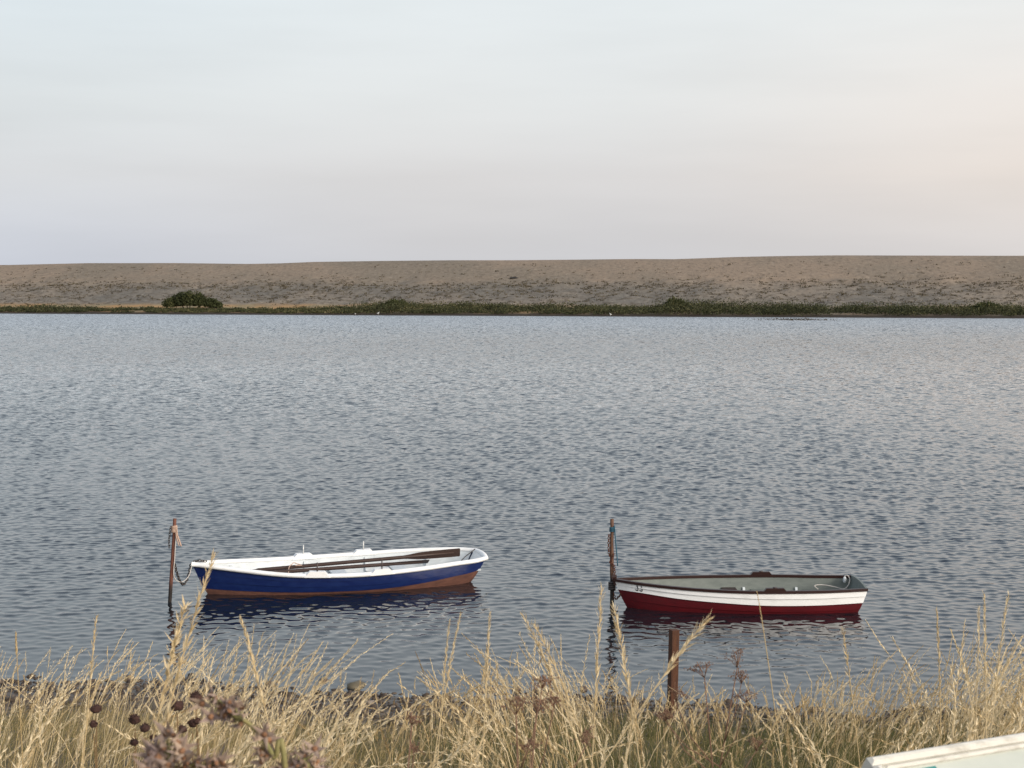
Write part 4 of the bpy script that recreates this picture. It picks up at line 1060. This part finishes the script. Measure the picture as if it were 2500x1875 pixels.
# mallow plants close to the lens, with star shaped calyces
M_mst = mat('mallow_stem', (.17, .17, .06), (.26, .22, .09), .7, 40)
M_mcap = mat('mallow_capsule', (.17, .08, .04), (.34, .18, .09), .8, 50, bump=.4, bscale=150)
M_msep = mat('mallow_calyx', (.17, .125, .12), (.42, .31, .22), .8, 40)
def mallow(d, stem_px, clusters, lab, seed):
    rg_ = random.Random(seed); pts = [on_y(a, b, d) for a, b in stem_px]
    base = Vector((pts[0].x + .04, d, float(gz(pts[0].x, d)) - .02))
    o = empty('dried_mallow', base); tag(o, lab, 'plant', 'dried mallow plants close by')
    Q = [Vector((0, 0, 0)), (pts[0] - base) * .5 + Vector((.02, 0, 0))] + [p - base for p in pts]; S_ = []
    for i in range(len(Q) - 1):
        p0, p1, p2, p3 = Q[max(i - 1, 0)], Q[i], Q[i + 1], Q[min(i + 2, len(Q) - 1)]
        for k in range(6):
            t = k / 6; S_.append(.5 * ((2 * p1) + (p2 - p0) * t + (2 * p0 - 5 * p1 + 4 * p2 - p3) * t * t + (3 * p1 - p0 - 3 * p2 + p3) * t ** 3))
    S_.append(Q[-1]); n = len(S_)
    tw = MB().tube(S_, [.0042 * (1 - .6 * i / n) for i in range(n)], 7)
    for px, py, rpx, num in clusters:
        caps, seps = MB(), MB()
        c = on_y(px, py, d) - base; R_ = rpx / FPX * d
        near_ = min(S_, key=lambda q: (q - c).length)
        for k in range(int(num * .75)):
            q = c + Vector((rg_.gauss(0, .62), rg_.gauss(0, .5), rg_.gauss(0, .62))) * R_
            dv = (q - near_ + Vector((0, -.01, .015)) + Vector((rg_.gauss(0, 1), rg_.gauss(0, 1), rg_.gauss(0, 1))) * .015).normalized()
            M_ = dv.to_track_quat('Z', 'Y').to_matrix()
            tw.tube([near_, near_.lerp(q, .6) - Vector((0, 0, .004)), q], [.0012, .001, .001], 4)
            s = rg_.uniform(.6, 1.1)
            caps.ball(q, (.0040 * s, .0040 * s, .0026 * s), 8, 5, .1, rg_, M_)
            for j in range(5):
                a = 6.283 * j / 5 + rg_.uniform(-.2, .2); op = rg_.uniform(.5, 1.15); ll = .027 * s * rg_.uniform(.8, 1.2)
                rd = M_ @ Vector((math.cos(a), math.sin(a), 0)); tn = M_ @ Vector((-math.sin(a), math.cos(a), 0)); ax = M_ @ Vector((0, 0, 1))
                b0 = q - ax * .002; m1 = b0 + rd * .0055 * s + ax * .002; t1 = b0 + rd * (.0055 * s + ll * .5 * op) + ax * ll * (.75 - .4 * op)
                seps.add([b0 + tn * .0022, b0 - tn * .0022, m1 - tn * .0034 * s, t1, m1 + tn * .0034 * s, m1 + ax * .0008], [(0, 1, 2, 5), (0, 5, 4), (5, 2, 3), (4, 5, 3)])
        cp = caps.build('seed_cluster', M_mcap, o); seps.build('calyx', M_msep, cp)
    tw.build('stem', M_mst, o)
mallow(1.75, [(700, 1900), (670, 1850), (640, 1800), (605, 1765), (560, 1740), (535, 1710)], [(535, 1712, 30, 9), (552, 1735, 18, 8), (585, 1752, 26, 8), (650, 1810, 24, 7), (640, 1850, 20, 5)], 'dried brown mallow on a curving green stem, middle of the blurred plants', 401)
mallow(1.55, [(425, 1960), (420, 1900), (412, 1850), (415, 1815)], [(415, 1835, 46, 26), (450, 1868, 40, 18), (385, 1868, 40, 18), (520, 1870, 18, 8)], 'dense cluster of dried brown mallow stars, left one of the blurred plants', 402)
mallow(1.75, [(760, 1960), (750, 1900), (745, 1868), (742, 1852)], [(742, 1856, 30, 12), (705, 1876, 22, 7), (775, 1872, 22, 6)], 'low dried brown mallow top barely reaching the picture, right one of the blurred plants', 403)

# dead umbels
M_umb = mat('dead_umbel', (.13, .07, .046), (.24, .14, .09), .9, 40)
def umbel(top_px, d, lean, rays, R_, lab, seed, tiers=3):
    rg_ = random.Random(seed); T_ = on_y(*top_px, d); bx = T_.x - lean; base = Vector((bx, d, float(gz(bx, d)) - .02))
    o = empty('dead_umbel_plant', base); tag(o, lab, 'plant', 'dead umbel plants in the grass')
    top = T_ - base; mid_p = Vector((top.x * .35, .01, top.z * .55))
    st_ = MB().tube([(0, 0, 0), mid_p * .5, mid_p, mid_p.lerp(top, .6), top], [.0034, .003, .0026, .002, .0016], 6)
    heads_ = [(top, R_)]
    for k in range(tiers):
        s0 = mid_p.lerp(top, rg_.uniform(.05, .7)); a = rg_.uniform(-1, 1)
        e = s0 + Vector((a * .16, rg_.uniform(-.08, .08), rg_.uniform(.10, .2))); st_.tube([s0, s0.lerp(e, .5) + Vector((a * .015, 0, -.01)), e], [.0018, .0014, .001], 5); heads_.append((e, R_ * rg_.uniform(.55, .85)))
    for c, r_ in heads_:
        sd = MB()
        for k in range(rays):
            a, e = rg_.uniform(0, 6.28), rg_.uniform(.1, 1.1); dv = Vector((math.sin(e) * math.cos(a), math.sin(e) * math.sin(a), math.cos(e)))
            q = c + dv * r_ * rg_.uniform(.7, 1.1); sd.tube([c, c.lerp(q, .5) + Vector((0, 0, .002)), q], [.0009, .0008, .0007], 4)
            for j in range(5):
                p_ = q + Vector((rg_.gauss(0, 1), rg_.gauss(0, 1), rg_.gauss(0, .7))) * .0075; sd.tube([q, p_], [.0005, .0005], 3, caps=False)
                sd.ball(p_, (.0015, .0015, .0024), 5, 4, .2, rg_)
        sd.build('flower_head', M_umb, o)
    st_.build('stem', M_umb, o)
umbel((1800, 1630), 4.3, .10, 9, .05, 'dead reddish umbel plant right of the square beach post, higher one', 501)
umbel((1720, 1655), 4.2, -.06, 9, .045, 'dead reddish umbel plant beside the square beach post, lower one', 502)
umbel((1260, 1745), 2.9, -.02, 8, .03, 'dark brown dead umbel plant low between the two boats', 503, 4)
umbel((1005, 1770), 3.3, .05, 7, .022, 'small dark dead umbel plant low in the grass below the blue boat stern', 504, 2)
umbel((1310, 1740), 3.0, .05, 7, .026, 'dark brown dead umbel plant touching the one on its left between the boats', 505, 3)

# ------------------------------------------------------------------ information board
M_frame = mat('board_frame_white', (.60, .585, .53), (.36, .34, .29), .6, 7, (1, 6, 6), .15, 60, mid=(.5, .75))
M_panel = mat('board_panel_pale', (.50, .525, .47), (.43, .46, .41), .4, 6)
M_teal = mat('board_teal', (.03, .20, .19), (.04, .23, .22), .4, 4)
M_ink = mat('board_ink', (.05, .04, .045), None, .5)
M_leg = mat('board_leg', (.25, .2, .14), (.16, .12, .08), .8, 8, (6, 6, 1), .3, 40)
dl = 2.55; A0 = on_y(2112, 1856, dl); dR = 2.55 * 1.075
B0 = on_y(2520, 1790, dR); B0.z = A0.z
# keep the top edge level: solve the distance of the right end
r_ = ray(2520, 1790); t_r = (A0.z - H) / r_.z; B0 = Vector((r_.x * t_r, r_.y * t_r, A0.z))
ex = (B0 - A0).normalized(); nh = Vector((ex.y, -ex.x, 0)).normalized()
if nh.y > 0: nh = -nh
tilt = R(32); dn = (nh * math.cos(tilt) - Vector((0, 0, 1)) * math.sin(tilt)).normalized(); nrm = ex.cross(-dn).normalized()
if nrm.z < 0: nrm = -nrm
BW, BH = .92, .62
board = empty('information_board', (A0.x, A0.y, float(gz(A0.x, A0.y)))); tag(board, 'white framed sloping information board with pale panel and teal block at the lower right corner', 'sign')
org = A0 - Vector(board.location)
def bq(u, v, w=0): return org + ex * u + dn * v + nrm * w
def slab(mb, u0, u1, v0, v1, w0, w1, ch=0.0):
    vs = [bq(u, v, w) for w, c in ((w0, 0), (w1 - ch, 0), (w1, ch)) for u, v in ((u0 + c, v0 + c), (u1 - c, v0 + c), (u1 - c, v1 - c), (u0 + c, v1 - c))]
    fs = [(3, 2, 1, 0)]
    for k in range(2):
        for j in range(4): fs.append((k * 4 + j, k * 4 + (j + 1) % 4, k * 4 + 4 + (j + 1) % 4, k * 4 + 4 + j))
    fs.append((8, 9, 10, 11)); mb.add(vs, fs); return mb
fw = .018
mb = MB(); slab(mb, 0, BW, 0, fw, -.03, .012, .006); slab(mb, 0, fw, fw + .0005, BH - fw - .0005, -.03, .012, .006); slab(mb, BW - fw, BW, fw + .0005, BH - fw - .0005, -.03, .012, .006); slab(mb, 0, BW, BH - fw, BH, -.03, .012, .006)
mb.build('frame', M_frame, board)
mb = MB(); slab(mb, fw + .0005, fw + .009, fw + .0005, BH - fw - .0005, -.02, .004, .003); slab(mb, fw + .0095, BW - fw - .0095, fw + .0005, fw + .009, -.02, .004, .003)
mb.build('inner_bead', M_frame, board)
pn = slab(MB(), fw + .0005, BW - fw - .0005, fw + .0005, BH - fw - .0005, -.024, -.004).build('panel', M_panel, board)
slab(MB(), .078, .128, .033, .25, -.003, -.002).build('colour_block', M_teal, pn)
mb = MB()
for k in range(7):
    slab(mb, .240 + .0035 * k, .240 + .0035 * (k + 1) - .0002, .072 + .0022 * k, .0755 + .0022 * k + .0008 * min(k, 6 - k), -.003, -.002)
mb.build('printed_mark', M_ink, pn)
for u in (.14, BW - .14):
    top = bq(u, BH * .45, -.03); mb = MB(); mb.box((top.x, top.y, top.z / 2 - .12), (.07, .07, top.z + .16), bev=.005); mb.build('leg', M_leg, board)
